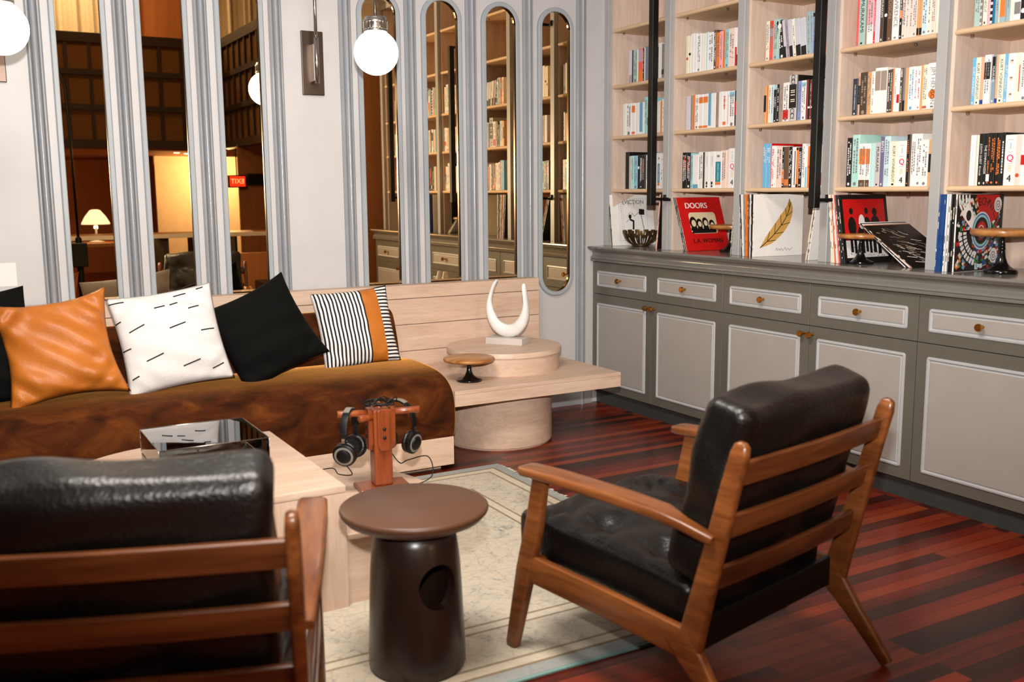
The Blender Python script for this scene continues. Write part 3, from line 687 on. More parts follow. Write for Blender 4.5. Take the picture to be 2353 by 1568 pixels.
def lounge_chair(label):
    t = thing('lounge_chair', label, 'armchair', (0, 0, 0), 0, 'walnut lounge chairs with black leather cushions')
    W = .685; wl, wx = M['walnut'], M['walnutx']
    for s in (0, W):
        b = MB(); b.loft([((s, -.001, 0), .026, .036), ((s, -.004, .012), .03, .042), ((s, -.060, .25), .032, .062), ((s, -.098, .40), .031, .058), ((s, -.122, .535), .028, .05)], wl, (1, 0, 0), .6); b.build('front_leg', t, 50)
        g = 1 if s == 0 else -1
        b = MB(); b.loft([((s, -.052, .5485), .045, .018), ((s, -.058, .5485), .062, .022), ((s - g * .002, -.075, .549), .074, .026), ((s - g * .004, -.2, .552), .078, .028), ((s - g * .004, -.42, .547), .078, .029), ((s - g * .004, -.55, .540), .074, .028), ((s - g * .010, -.585, .536), .060, .027), ((s - g * .014, -.625, .529), .042, .026), ((s - g * .014, -.70, .513), .034, .024), ((s - g * .014, -.712, .511), .028, .02)], wl, (1, 0, 0), .7, None, 4); b.build('armrest', t, 50)
        b = MB(); b.loft([((s, -.635, .205), .028, .075), ((s, -.652, .27), .028, .068), ((s, -.70, .46), .028, .056), ((s, -.745, .64), .028, .05), ((s, -.768, .725), .028, .046), ((s, -.774, .748), .024, .036), ((s, -.7755, .755), .014, .02)], wl, (1, 0, 0), .7, None, 4); b.build('back_post', t, 50)
        b = MB(); b.loft([((s, -.605, .245), .029, .085), ((s, -.64, .20), .03, .075), ((s, -.70, .13), .029, .052), ((s, -.80, .012), .026, .036), ((s, -.808, 0), .024, .032)], wl, (1, 0, 0), .6); b.build('rear_leg', t, 50)
        b = MB(); b.loft([((s, -.07, .262), .024, .08), ((s, -.36, .245), .024, .078), ((s, -.64, .222), .024, .08)], wl, (1, 0, 0), .35); b.build('side_rail', t, 50)
    for z, y in ((.672, -.7535), (.535, -.719), (.395, -.684)):
        a = math.atan2(.107, .52); u = Vector((0, -math.sin(a), math.cos(a))); n = 9; b = MB()
        pth = [((.012 + (W - .024) * k / (n - 1), y - .012 * math.sin(PI * k / (n - 1)), z), .060, .016) for k in range(n)]
        b.loft(pth, wx, tuple(u), .5); b.build('back_slat', t, 50)
    b = MB(); b.loft([((.012, -.085, .26), .06, .024), ((W - .012, -.085, .26), .06, .024)], wx, (0, 0, 1), .3); b.build('front_rail', t, 50)
    b = MB(); b.loft([((.012, -.62, .225), .085, .022), ((W - .012, -.62, .225), .085, .022)], M['black'], (0, 0, 1), .3); b.build('rear_rail', t, 50)  # coloured black to stand in for the deep shade below the seat
    a = math.atan2(-.05, .6)
    X = Matrix.Translation((W / 2, -.295, .318)) @ Matrix.Rotation(D(4.8), 4, 'X')
    tf = [(x, y) for x in (-.19, 0, .19) for y in (-.14, .07, .22)]
    pad((.305, .310, .062), .028, tf, .036, .05, .022, M['leather'], 'seat_cushion', t, X, 34)
    X = Matrix.Translation((W / 2, -.617, .60)) @ Matrix.Rotation(D(76) , 4, 'X') @ Matrix.Rotation(PI, 4, 'Z')
    # local z faces the sitter
    X = Matrix.Translation((W / 2, -.636, .596)) @ Matrix.Rotation(D(-75.5), 4, 'X')
    tf = [(x, y) for x in (-.19, 0, .19) for y in (-.12, .06)]
    pad((.303, .242, .066), .036, tf, .028, .05, .016, M['leather'], 'back_cushion', t, X, 34, .0018, 4)
    return t
c1 = lounge_chair('walnut lounge chair with black tufted leather cushions standing at the rug edge by the cabinets')
c1.location = (-2.141, -2.728, .010); c1.rotation_euler = (0, 0, D(13))
c2 = dup(c1); c2.location = (-3.362, -2.468, .010); c2.rotation_euler = (0, 0, D(-20.7))
c2['label'] = 'walnut lounge chair with black leather cushions turned away beside the dark stool'
# ------------------------------------------------------------------ cabinets below the bookcase
ORD = ['first', 'second', 'third', 'fourth', 'fifth', 'sixth']
def rpoly(y0, z0, y1, z1, r, n=4):
    P = []
    for cx, cz, a in ((y1 - r, z1 - r, 0), (y0 + r, z1 - r, PI / 2), (y0 + r, z0 + r, PI), (y1 - r, z0 + r, 3 * PI / 2)):
        P += arc(cx, cz, r, a, a + PI / 2, n)
    return P
def panel_front(b, y0, z0, y1, z1, iy0, iz0, iy1, iz1):
    # slab face at x=0, moulded panel inside (i*)
    b.box((0, y0, z0), (.02, y1, z1), M['cab'], .0012, 1)
    r1 = rpoly(iy0, iz0, iy1, iz1, .012); lev = [(0, -.0002), (.0035, -.0055), (.010, -.0065), (.0135, -.0025), (.017, .0005), (.022, -.0035)]
    rings = [([(cy, cz) for cy, cz in rpoly(iy0 + d, iz0 + d, iy1 - d, iz1 - d, max(.002, .012 - d))], x) for d, x in lev]
    n = len(r1); vs = [(x - .0003, p[0], p[1]) for ring, x in rings for p in ring]; fs = []
    for q in range(len(rings) - 1):
        for j in range(n): fs.append((q * n + j, q * n + (j + 1) % n, (q + 1) * n + (j + 1) % n, (q + 1) * n + j))
    b.raw(vs, fs, M['bead'])
    ring, x = rings[-1]; b.raw([(x - .0003, p[0], p[1]) for p in ring], [list(range(n))], M['cabpanel'])
def knob(parent, y, z):
    b = MB(); X = Matrix.Translation((-.006, y, z)) @ Matrix.Rotation(-PI / 2, 4, 'Y')
    b.lathe([(0, -.004), (.0075, -.004), (.0065, .0), (.0055, .006), (.0055, .014), (.009, .018), (.0142, .020), (.0150, .023), (.0150, .030), (.0138, .0325), (0, .0325)], M['brass'], 32, X)
    b.build('knob', parent, 35)
for k in range(6):
    ya = -.6 * k; yb = ya - .6
    pair = 'tall grey cabinet with a brass-knobbed drawer and door, '
    t = thing('base_cabinet', ['grey cabinet tucked in the corner by the oak corner table', 'grey cabinet under the red sleeve, second from the corner', 'grey cabinet under the white sleeve, third from the corner', 'grey cabinet behind the lounge chair back, fourth from the corner', 'grey cabinet under the mosaic patterned sleeve, fifth from the corner', 'grey cabinet at the open end of the row, sixth from the corner'][k], 'cabinet', (0, (ya + yb) / 2, 0), 0, 'grey cabinets under the bookcase')
    h = .3
    b = MB(); b.box((.021, -h, .09), (.54, h, .896), M['cab']); b.build('carcass', t)
    b = MB(); b.box((.035, -h, 0), (.5, h, .089), M['toe']); b.build('toe_kick', t)
    b = MB(); panel_front(b, -h + .0017, .6965, h - .0017, .8935, -h + .052, .742, h - .052, .840); d = b.build('drawer', t); knob(d, 0, .792)
    b = MB(); panel_front(b, -h + .0017, .0935, h - .0017, .6935, -h + .052, .142, h - .052, .640); d = b.build('door', t)
    knob(d, (-h + .027) if k % 2 == 0 else (h - .027), .656)
t = thing('worktop', 'long dark grey moulded worktop above the cabinets', 'worktop', (0, -1.8, .897))
pf = [(.55, .0), (.02, .0), (-.004, .0), (-.020, .002), (-.022, .010), (-.016, .014), (-.021, .020), (-.017, .028), (-.008, .036), (-.004, .046), (-.006, .056), (-.014, .064), (-.026, .068), (-.030, .070), (-.030, .074), (-.040, .077), (-.044, .083), (-.043, .090), (-.038, .093), (.55, .093)]
b = MB(); b.prism(pf, -1.82, 1.795, M['top'], 'y'); b.build('moulded_top', t, 30)

# ------------------------------------------------------------------ bookcase
XB, XD, ZT = .078, .46, 2.95
def BY(k): return -.0165 - .591 * k
SHELF = [1.338, 1.657, 1.96, 2.29, 2.62]
bays = ['corner', 'second', 'third', 'fourth', 'fifth', 'sixth']
for k in range(6):
    y1 = BY(k) - .024; y0 = BY(k + 1) + .024; ym = (y0 + y1) / 2; w = (y1 - y0) / 2
    t = thing('bookcase_bay', ['tall pale oak bookcase bay in the corner beside the end mirror', 'tall pale oak bookcase bay above the red sleeve, second from the corner', 'tall pale oak bookcase bay above the white sleeve, third from the corner', 'tall pale oak bookcase bay holding the sloping pile of sleeves, fourth from the corner', 'tall pale oak bookcase bay above the mosaic patterned sleeve, fifth from the corner', 'tall pale oak bookcase bay at the open end, sixth from the corner'][k], 'bookcase', (0, ym, .99), 0, 'pale oak bookcase bays')
    b = MB(); b.box((XD, -w, 0), (XD + .02, w, ZT - .99), M['shelfwood']); b.build('back_panel', t)
    for s in (-1, 1):
        b = MB(); b.box((XB + .03, s * w - (.018 if s > 0 else 0), 0), (XD, s * w + (.018 if s < 0 else 0), ZT - .99), M['shelfwood']); b.build('side_panel', t)
    for yy in ([BY(k), BY(k + 1)] if k == 5 else [BY(k)]):
        b = MB(); b.box((XB, yy - .0245 - ym, 0), (XB + .0302, yy + .0245 - ym, ZT - .99), M['stile'], .0015, 1); b.box((XB + .0302, yy - .0238 - ym, 0), (XD, yy + .0238 - ym, ZT - .99), M['stile']); b.build('stile', t)
    for z in SHELF:
        b = MB(); zz = z - .99
        pr_ = [(XD - .001, zz - .022), (.106, zz - .022)] + arc(.106, zz - .011, .011, -PI / 2, -3 * PI / 2, 8) + [(XD - .001, zz)]
        b.prism(pr_, -w + .0195, w - .0195, M['shelfedge'], 'y'); sh = b.build('shelf', t, 30)
        for yy in (w - .06, -w + .16):
            b = MB(); b.lathe([(0, -.012), (.006, -.011), (.007, -.004), (.007, 0)], M['acrylic'], 12, Matrix.Translation((.15, yy, zz - .022))); b.build('shelf_pin', sh, 50)
t = thing('bookcase_cornice', 'grey moulded cornice along the top of the bookcase', 'cornice', (.08, -1.8, ZT))
b = MB(); b.prism([(.5, 0), (-.004, 0), (-.012, .04), (-.03, .06), (-.05, .10), (-.08, .12), (-.09, .17), (.5, .17)], -1.82, 1.795, M['stile'], 'y'); b.build('moulding', t, 30)

# upright black rails in front of the uprights
for i, k in enumerate((1, 3, 5)):
    t = thing('ladder_rail', ['upright black metal rail in front of the bookcase, the one nearest the corner', 'upright black metal rail in front of the bookcase, beside the white sleeve', 'upright black metal rail in front of the bookcase, beyond the mosaic sleeve'][i], 'rail', (0, -.6 * k - .05, 0), 0, 'black rails on the bookcase uprights')
    b = MB(); b.box((-.07, -.019, 1.245), (-.032, .019, 2.42), M['black'], .002, 1); b.build('upright', t)
    for z in (1.272, 2.405):
        b = MB(); b.box((-.05, -.008, z), (XB - .012, .008, z + .016), M['black'], .001, 1); b.box((XB - .012, -.012, z - .004), (XB - .0005, .045, z + .012), M['black'], .001, 1); b.box((XB - .012, .030, z + .012), (XB - .0005, .045, z + .032), M['black'], .001, 1); b.build('bracket', t)

# ------------------------------------------------------------------ books
BOOKS = '''1A@-0.173|370,220,black,,wide tall|220,195,ash,,|250,196,mint,d,|380,196,sky,d,|230,197,black,o.63,|200,197,black,tr;d2,|190,196,black,tr;d2,|210,199,charcoal,,|270,195,white,d,|290,207,white,bo.55.95,|500,199,-,,|260,198,white,Lteal:HENRY AARON,|280,197,white,k,
1B@-0.145|310,188,white,,|530,186,white,d,|200,185,white,bo.7.92;bo.02.1,|180,184,white,bo.7.92;bo.02.1,|390,184,white,,|310,183,blue,bw.0.07,|180,184,white,,|280,209,aqua,d,|150,184,ash,bg.25.5,|200,182,rust,d,|180,181,cream,,|480,177,-,,|170,179,white,,|150,176,orange,,|200,187,white,k,
1C@-0.198|320,189,lilac,bp.0.25,|110,188,black,,|420,187,sage,d,|60,186,white,,|430,186,coral,bp.6.98;bo.0.35,|100,187,black,d,|150,190,cream,,|360,192,denim,d,|180,187,mauve,,|180,187,black,d,|500,184,-,,|300,196,white,,|230,189,grey,bk.1.25,
2A@-0.710|380,198,black,tr;d2,|320,196,black,tr;d2,|200,193,aqua,d,|460,183,white,bb.0.12,|380,196,white,d,|130,194,darkgreen,,|380,195,white,kb,|450,195,white,kb,|520,194,white,Lteal:HENRY AARON,|380,198,blush,d,|190,200,blush,,|510,206,white,1Q84,
2B@-0.735|370,183,lilac,,|190,183,taupe,d,|170,184,orange,,|310,185,white,d,|350,183,white,bo.74.92;bo.02.09,|410,183,white,bo.74.92;bo.02.09,|240,184,blue,bw.0.07,|370,182,white,,|250,184,taupe,d,|300,184,white,,|260,183,white,tr;bo.05.15,|230,182,white,vr,|430,181,white,bs.83.97;d,|150,180,black,br.3.7,
2C@-0.724|220,202,cream,o.4,|190,199,cream,bk.48.55,|260,209,white,,|240,206,white,,|310,202,white,d,|250,199,white,,|180,197,cream,,|180,200,paleblue,,|420,195,white,d,|210,203,brown,d,|260,187,orange,Tn:THE EAGLE,|230,191,pink,d,|190,193,orange,d,|300,194,aqua,d,|430,194,blush,d,|140,193,white,br.0.5,|140,192,paleblue,bk.0.3,
3A@-1.340|260,218,lightblue,w,|280,218,lightblue,w,|60,218,red,,wide tall|210,206,white,dr,|120,200,white,k,|410,200,blush,d,|160,197,black,d;bo.1.45,|280,197,brown,bo.05.2,|220,197,black,d,|270,194,white,vk,|150,191,orange,bk.0.08;bk.93.1,|210,191,black,d,|210,207,white,d,|130,195,white,bs.0.5,|180,193,orange,o.5,|160,192,darkred,d,|470,192,-,,|140,194,white,br.05.35,|190,193,white,d,
3B@-1.334|180,182,tan,bk.3.75,|110,185,orange,,|190,185,cream,d,|190,184,paleblue,d,|210,159,black,Tw:HAIKU,|180,183,black,d,|260,185,taupe,d,|380,186,white,d;br.05.3d,|510,216,ash,bk.28.8;om,|70,216,black,,wide|240,185,periwinkle,d,|290,185,white,bs.85.95;d,|110,186,darkred,,|140,185,black,bw.28.33,|100,185,darkred,d,|110,184,black,bw.28.33,|140,184,cream,br.02.4,|430,180,-,,|180,181,sky,d,|70,178,orange,,
3C@-1.336|240,190,cream,d,|270,190,coral,bu.8.98;bp.6.8;d,|300,193,sage,d,|150,190,sage,bs.0.1,|350,184,black,o.85;d,8|150,182,silver,bk.0.3,8|200,180,greypink,d,8|220,180,silver,bk.0.3,8|190,179,cream,d,7|320,176,silver,bk.0.3,7|350,175,silver,bk.0.25,6|190,197,greyblue,d,3|160,196,greyblue,d,2|240,185,periwinkle,bk.9.1;d,1|490,178,-,,|150,177,coral,d,|180,176,white,bs.6.75,
4A@-1.878|310,221,black,d,|400,233,mint,d,wide tall|370,192,white,bo.52.88;bn.0.16;d,|250,191,white,bo.52.88;bn.0.16;d,|150,192,mint,,|120,192,paleblue,,|270,193,ash,Tk:MURAKAMI,|220,218,violetgrey,Tw:BINTI,|310,218,paleblue,d,|400,194,cream,Tk:KURT VONNEGUT,|450,194,white,1Q84,|150,220,black,do,|90,219,brown,,|270,221,white,d,|270,220,white,d,|320,194,white,d,|160,192,tan,bk.3.7,|140,195,white,bo.58.98,
4B@-1.896|270,162,slate,Tw:THE HAIKU APPRENTICE,|140,187,peach,bk.25.7;d,|410,185,darkbrown,dt,|220,183,tan,d,|190,184,white,dt,|300,196,white,bt.5.93,|340,195,white,bt.5.93,|160,182,darkbrown,d,|120,183,darkbrown,d,|90,184,orange,,|170,185,white,dt,|150,183,white,br.2.4,|140,182,darkbrown,bt.78.98;d,|120,182,grey,bk.0.25,|170,181,tan,,|320,182,white,db,|130,181,white,dr,|160,181,white,dr,|120,184,tan,,|230,183,cream,d;bu.02.08,|510,187,white,Tg:JIM HENSON;ot.32,
4C@-1.901|140,207,coral,d,|340,203,sage,Tk:MURAKAMI,|120,212,taupe,,|340,205,pink,bw.0.4;d,|90,202,red,d,|260,212,lilac,,|180,228,darkbrown,Tw:MURAKAMI,|200,224,black,o.5,|270,223,brown,Tt:EDISON,|350,207,white,Tg:LAWRENCE,|140,216,black,bo.4.55;d,|200,208,blush,d,|170,205,blush,d,|180,203,blush,d,|220,206,blush,d,|120,228,tan,bk.02.15,|130,225,tan,bk.02.15,|260,224,paleblue,d,|190,224,cream,d,|210,206,blush,d,|180,209,cream,,|120,219,brown,bo.5.7;Tw:SOUND,
5A@-2.510|100,201,white,,|120,201,white,,|60,201,ash,,|100,200,cream,,|210,205,black,Tw:JUDITH GUEST  Errands,|170,205,black,Tw:THE SYMPATHIZER,|150,206,black,do;bw.08.22,|210,205,black,do,|200,205,black,do,|190,205,black,d,|470,194,white,1Q84,|210,194,blush,o.2,|310,193,white,br.4.6,
5B@-2.496|170,184,lightblue,Tw:KURT VONNEGUT,|210,184,cream,Tk:KURT VONNEGUT,|160,184,peach,bv.0.1,|280,189,white,bk.5.85;d,|70,189,ash,,|150,182,slateblue,bk.5.98;Tw:MURAKAMI,|120,185,peach,bv.0.1,|240,184,cream,Tk:KURT VONNEGUT,|150,184,lightblue,Tw:KURT VONNEGUT,|310,183,white,faces,|240,182,cream,vt,|300,180,white,d,
5C@-2.491|250,222,sage,d,|110,226,grey,z,|190,226,cream,Tk:KURT VONNEGUT,|130,203,pink,,|110,218,black,z,|100,220,deepblue,,|180,215,greyblue,d,|30,205,cream,,|240,214,greyblue,bo.1.5;bw.5.75,|180,203,greyblue,d,|180,228,cream,bg.5.98,|260,226,white,bg.1.3,|240,216,black,o.15,'''
OP = dict(w='white', k='black', r='red', o='orange', s='sky', g='grey', v='navy', u='rust', p='mauve', n='brown', t='taupe', b='blue', y='teal')
NTH = 'first second third fourth fifth sixth seventh eighth ninth tenth eleventh twelfth thirteenth fourteenth fifteenth sixteenth seventeenth eighteenth nineteenth twentieth twenty-first twenty-second twenty-third'.split()
CN = dict(ash='pale grey', mint='mint green', sky='sky blue', aqua='aqua', darkgreen='dark green', blush='pale pink', lightblue='light blue', darkred='dark red', paleblue='pale blue', violetgrey='violet grey', rust='rust red', lilac='lilac grey', periwinkle='lavender blue', slate='slate blue', peach='peach', darkbrown='dark brown', slateblue='silver blue', sage='sage green', coral='coral red', denim='denim blue', mauve='mauve', silver='silver grey', greypink='pinkish grey', greyblue='grey blue', deepblue='deep blue')
XS = .115
VT = Matrix(((0, 0, -1, 0), (0, -1, 0, 0), (-1, 0, 0, 0), (0, 0, 0, 1)))      # lettering running down a spine
HT = Matrix(((0, 0, -1, 0), (-1, 0, 0, 0), (0, 1, 0, 0), (0, 0, 0, 1)))       # lettering across a spine
def book(lab, group, y, z, th, h, col, deco, lean, depth, x0=XS):
    o = MB(); m = pm(col); rg = random.Random(int(y * 9999) + int(z * 77))
    th = th - .0006
    o.box((0, -th / 2, 0), (depth, th / 2, h), m, min(.0012, th * .2), 1)
    if th > .006: o.box((.003, -th / 2 + .0014, .002), (depth - .0008, th / 2 - .0014, h + .0003), M['paper'])
    V = Matrix.Translation((0, 0, 0)) @ VT; Hh = HT
    def q(a, b_, c, w=.96, off=0, zz=.0004): o.quad(off * th - th * w / 2, h * a, off * th + th * w / 2, h * b_, pm(c), Hh, zz)
    def down(zc): return Matrix.Translation((0, 0, zc)) @ VT
    dark = sum(PAL[col]) < 330
    fg = 'white' if dark else 'grey'
    ops = [d for d in deco.split(';') if d]
    for d in ops:
        c0 = d[0]
        if d == '1Q84':
            for s_, f_, c_, sz in (('1', .78, 'sky', .6), ('Q', .54, 'magenta', .62), ('8', .335, 'bone', .6), ('4', .135, 'black', .66)):
                o.text(s_, th * sz * 1.25, pm(c_), Matrix.Translation((0, 0, h * f_)) @ HT, .0005)
                o.text(s_, th * sz * 1.25, pm(c_), Matrix.Translation((0, -.0012, h * f_)) @ HT, .0006)
            for f_ in (.9, .66, .43): q(f_, f_ + .006, 'grey', .5)
        elif d == 'kb': q(.03, .08, 'black', .3); q(.1, .18, 'black', .3); q(.6, .88, 'grey', .06)
        elif d == 'k':
            for _ in range(7): a = rg.uniform(.05, .93); q(a, a + rg.uniform(.008, .05), 'black', .16, rg.uniform(-.2, .2))
        elif d[0] == 'v' and len(d) == 2: q(.06 if d != 'vt' else .2, .9 if d != 'vt' else .75, OP[d[1]] if d != 'vt' else 'rust', .2 if d != 'vr' else .1, .2 if d != 'vt' else .3)
        elif d[:1] == 'T':
            c, s_ = d[1:].split(':'); c = OP[c]
            L = max(len(s_), 4) * .72; sz = min(th * .82, h * .72 / L * 1.25)
            zc = h * (.5 if len(s_) > 9 else .62)
            if s_ in ('BINTI',): sz = th * .95; zc = h * .8
            if s_ in ('JIM HENSON', 'EDISON'): sz = min(th * .95, h * .8 / L * 1.3)
            o.text(s_, sz, pm(c), down(zc), .0006)
            q(.03, .07, c, .3)
        elif d[:1] == 'L':
            c, s_ = d[1:].split(':'); q(.17, .72, c, .8); q(.09, .165, 'orange', .8); o.text(s_, min(th * .62, .013), pm('white'), down(h * .45), .0008); q(.84, .9, 'grey', .4)
        elif d == 'om':
            for f_ in (.93, .85, .2, .1): o.text('\u03a9', th * .75, pm('black'), Matrix.Translation((0, 0, h * f_)) @ HT, .0006)
            for f_ in (.66, .62, .56, .46, .42): q(f_, f_ + .018, 'cream', .55, 0, .0007)
        elif d == 'faces':
            for f_ in (.83, .48, .14): o.disc(0, h * f_, th * .3, pm('blush'), HT, .0005); o.disc(th * .05, h * f_ + th * .12, th * .2, pm('grey'), HT, .0006, 12, .6)
        elif d == 'z':
            for j in range(9): a = .02 + j * .108; o.quad(-th * .45, h * a, th * .45, h * (a + .045), pm('white' if dark else 'ash'), HT, .0005)
        elif d == 'tr':
            for j in range(8): a = .50 + j * .048; q(a, a + .034, 'rust', .34 + .14 * (j % 3))
        elif c0 == 'b' and len(d) > 2 and d[1] in OP:
            a, b_ = d[2:].lstrip('.').split('.')[:2]
            a = float('.' + a) if a not in ('0',) else 0.; b_ = 1. if b_ == '1' and a > .85 else float('.' + re.sub(r'\D', '', b_))
            if b_ <= a: b_ = 1.
            q(a + .004, min(b_, .997), OP[d[1]])
        elif c0 == 'o' and len(d) > 2 and d[1] in 't.':
            f_ = float('.' + d.split('.')[1]); o.disc(0, h * f_, th * .38, pm('orange' if d[1] == 't' else ('white' if dark else 'rust')), HT, .0006)
        elif c0 in 'dw':
            c = 'white' if d == 'w' else OP.get(d[1:2], fg); a = .2 if d != 'w' else .55
            wd = .26 if th < .02 else .2
            offs = (-.18, .18) if th > .019 else (0,)
            for of in offs:
                p_ = a + rg.uniform(0, .1)
                while p_ < .9:
                    L = rg.uniform(.012, .05); q(p_, min(.93, p_ + L), c, wd, of, .0007); p_ += L + rg.uniform(.008, .02) + (.08 if rg.random() < .12 else 0)
            if d[:1] == 'd' and rg.random() < .6: o.disc(0, h * .06, th * .22, pm(c), HT, .0007, 12)
    ob = o.build('book', None); ob.location = (x0, y, z)
    if lean: ob.rotation_euler = (-D(lean), 0, 0)
    return tag(ob, lab, 'book', group)
lv = {'A': ('lowest', 1.338), 'B': ('middle', 1.657), 'C': ('upper', 1.96)}
rgb_ = random.Random(77)
for line in BOOKS.strip().split('\n'):
    head, *rows = line.split('|'); key, y0 = head.split('@'); y = float(y0); bay = int(key[0]) - 1; nm, z = lv[key[1]]
    grp = 'books on the %s shelf of the %s bay' % (nm, bays[bay]); cnt = 0
    for r in rows:
        t_, h_, c_, dec, ex = r.split(',', 4); th = int(t_) / 1e4; h = int(h_) / 1e3
        y -= th
        if c_ == '-': continue
        nth = NTH[cnt]; cnt += 1; cl = CN.get(c_, c_)
        wide = 'wide' in ex; lean = float(ex) if ex and not wide else 0
        yy = y + th / 2
        if lean: yy = y + th / 2
        lab = '%s book, %s from the corner end on the %s shelf of the %s bay' % (cl, nth, nm, bays[bay])
        book(lab, grp, yy, z, th, h, c_, dec, lean, .235 if wide else rgb_.uniform(.125, .15), XS + (.002 if th > .02 else rgb_.uniform(0, .006)))
# the sixth bay only shows in the mirrors
for nm, z in lv.values():
    y = BY(5) - .11; cnt = 0
    for j in range(9):
        th = rgb_.uniform(.02, .036); h = rgb_.uniform(.18, .215); c_ = rgb_.choice(['white', 'cream', 'orange', 'black', 'rust', 'ash', 'blush']); y -= th
        book('%s book, %s from the corner end on the %s shelf of the sixth bay' % (CN.get(c_, c_), NTH[cnt], nm), 'books on the %s shelf of the sixth bay' % nm, y + th / 2, z, th, h, c_, 'd', 0, .14); cnt += 1

# ------------------------------------------------------------------ records
S = .315
CV = Matrix(((1, 0, 0, 0), (0, 0, -1, 0), (0, 1, 0, 0), (0, 0, 0, 1)))          # picture side of a sleeve faces -y
def sleeve(lab, grp, x, y, psi, theta, spine, cover=None, art=None, th=.0042, z=.99):
    o = MB(); sp = pm(spine)
    o.box((0, 0, 0), (S, th, S), sp, .0006, 1)
    o.quad(.0012, .0012, S - .0012, S - .0012, pm(cover or spine), CV, .0002)
    rg = random.Random(int(abs(y) * 1e4))
    Xs = Matrix(((0, 0, -1, 0), (-1, 0, 0, th / 2), (0, 1, 0, 0), (0, 0, 0, 1)))
    for _ in range(5):
        a = rg.uniform(.02, .28); o.quad(-th * .25, a, th * .25, a + rg.uniform(.004, .03), pm('cream' if sum(PAL[spine]) < 330 else 'charcoal'), Xs, .0003)
    if art: art(o)
    ob = o.build('record_sleeve', None); ob.location = (x, y, z + th * abs(math.sin(D(theta))) * (1 if theta > 0 else 0) + .0003); ob.rotation_euler = (-D(theta), 0, -D(psi))
    ob.rotation_mode = 'XYZ'
    return tag(ob, lab, 'record sleeve', grp)
def P2(pts): return [(a * S, b * S) for a, b in pts]
def art_eviction(o):
    k, g = pm('black'), pm('grey')
    o.text('EVICTION', .036, k, Matrix.Translation((.165, 0, .268)) @ CV, .0006)
    for x in (.098, .13, .17, .22): o.poly([(x, .262), (x + .004, .262), (x + .001, .238)], k, CV)
    for x in (.06, .088, .265): o.stroke([(x, .03), (x, .29)], .0012, g, CV)
    o.stroke([(.06, .29), (.265, .29)], .0012, g, CV); o.stroke([(.06, .03), (.265, .03)], .0012, g, CV)
    for j in range(16): a = .075 + j * .0125; o.stroke([(.071, a), (.078 + .003 * (j % 2), a + .006)], .002, k if j > 9 else g, CV)
    o.poly([(.205, .19), (.245, .188), (.247, .222), (.207, .226)], k, CV); o.stroke([(.22, .19), (.236, .10)], .004, k, CV)
    o.stroke([(.205, .205), (.17, .18), (.155, .20), (.14, .17), (.11, .145)], .0025, k, CV); o.disc(.138, .178, .011, k, CV, .0007, 10, 1.3); o.stroke([(.138, .16), (.162, .15), (.158, .10)], .012, k, CV); o.stroke([(.15, .21), (.128, .195), (.122, .18)], .0015, k, CV)
def art_doors(o):
    w, k, c = pm('white'), pm('black'), pm('bone')
    o.text('DOORS', .047, w, Matrix.Translation((.128, 0, .264)) @ CV, .0006); o.text('DOORS', .047, w, Matrix.Translation((.131, 0, .264)) @ CV, .0007)
    o.poly([(x, z) for x, z in rpoly(.06, .10, .255, .225, .02)], c, CV, .0005)
    for x, z, r in ((.085, .165, .026), (.128, .160, .021), (.172, .165, .022), (.218, .152, .021)):
        o.disc(x, z, r, k, CV, .0007, 16, 1.35); o.disc(x + .002, z - .004, r * .6, c, CV, .0008, 14, 1.3); o.poly([(x - r, .118), (x + r, .118), (x + r * .8, z - r), (x - r * .8, z - r)], k, CV, .0006)
    o.poly([(.062, .102), (.24, .102), (.24, .122), (.075, .13)], k, CV, .0006)
    o.text('L.A. WOMAN', .036, k, Matrix.Translation((.165, 0, .056)) @ CV, .0006); o.text('L.A. WOMAN', .036, k, Matrix.Translation((.167, 0, .056)) @ CV, .0007)
def art_leaf(o):
    t, k = pm('gold'), pm('black')
    ax = [(.045, .045), (.10, .085), (.155, .135), (.2, .19), (.225, .245), (.222, .29)]; w = [.001, .026, .036, .036, .022, .001]
    Pc = smoothpath([(a, b, 0) for a, b in ax], 5); n = len(Pc); up = []; dn = []
    for i, p in enumerate(Pc):
        q = (Pc[min(i + 1, n - 1)] - Pc[max(i - 1, 0)]).normalized(); f = i / (n - 1) * 5; j = min(4, int(f)); ww = w[j] + (w[j + 1] - w[j]) * (f - j)
        up.append((p.x - q.y * ww, p.y + q.x * ww)); dn.append((p.x + q.y * ww, p.y - q.x * ww))
    for i in range(n - 1): o.poly([up[i], dn[i], dn[i + 1], up[i + 1]], t, CV, .0005)
    o.stroke([(p.x, p.y) for p in Pc], .004, k, CV, .0007)
    for i in range(4, n - 3, 4):
        o.stroke([(Pc[i].x, Pc[i].y), up[min(n - 1, i + 3)]], .003, k, CV, .0008); o.stroke([(Pc[i].x, Pc[i].y), dn[min(n - 1, i + 3)]], .003, k, CV, .0008)
    o.stroke([(.14, .03), (.15, .042), (.156, .028), (.166, .038), (.172, .028), (.18, .04), (.19, .026), (.205, .043), (.212, .028), (.222, .038), (.232, .028), (.25, .042)], .0016, pm('charcoal'), CV)
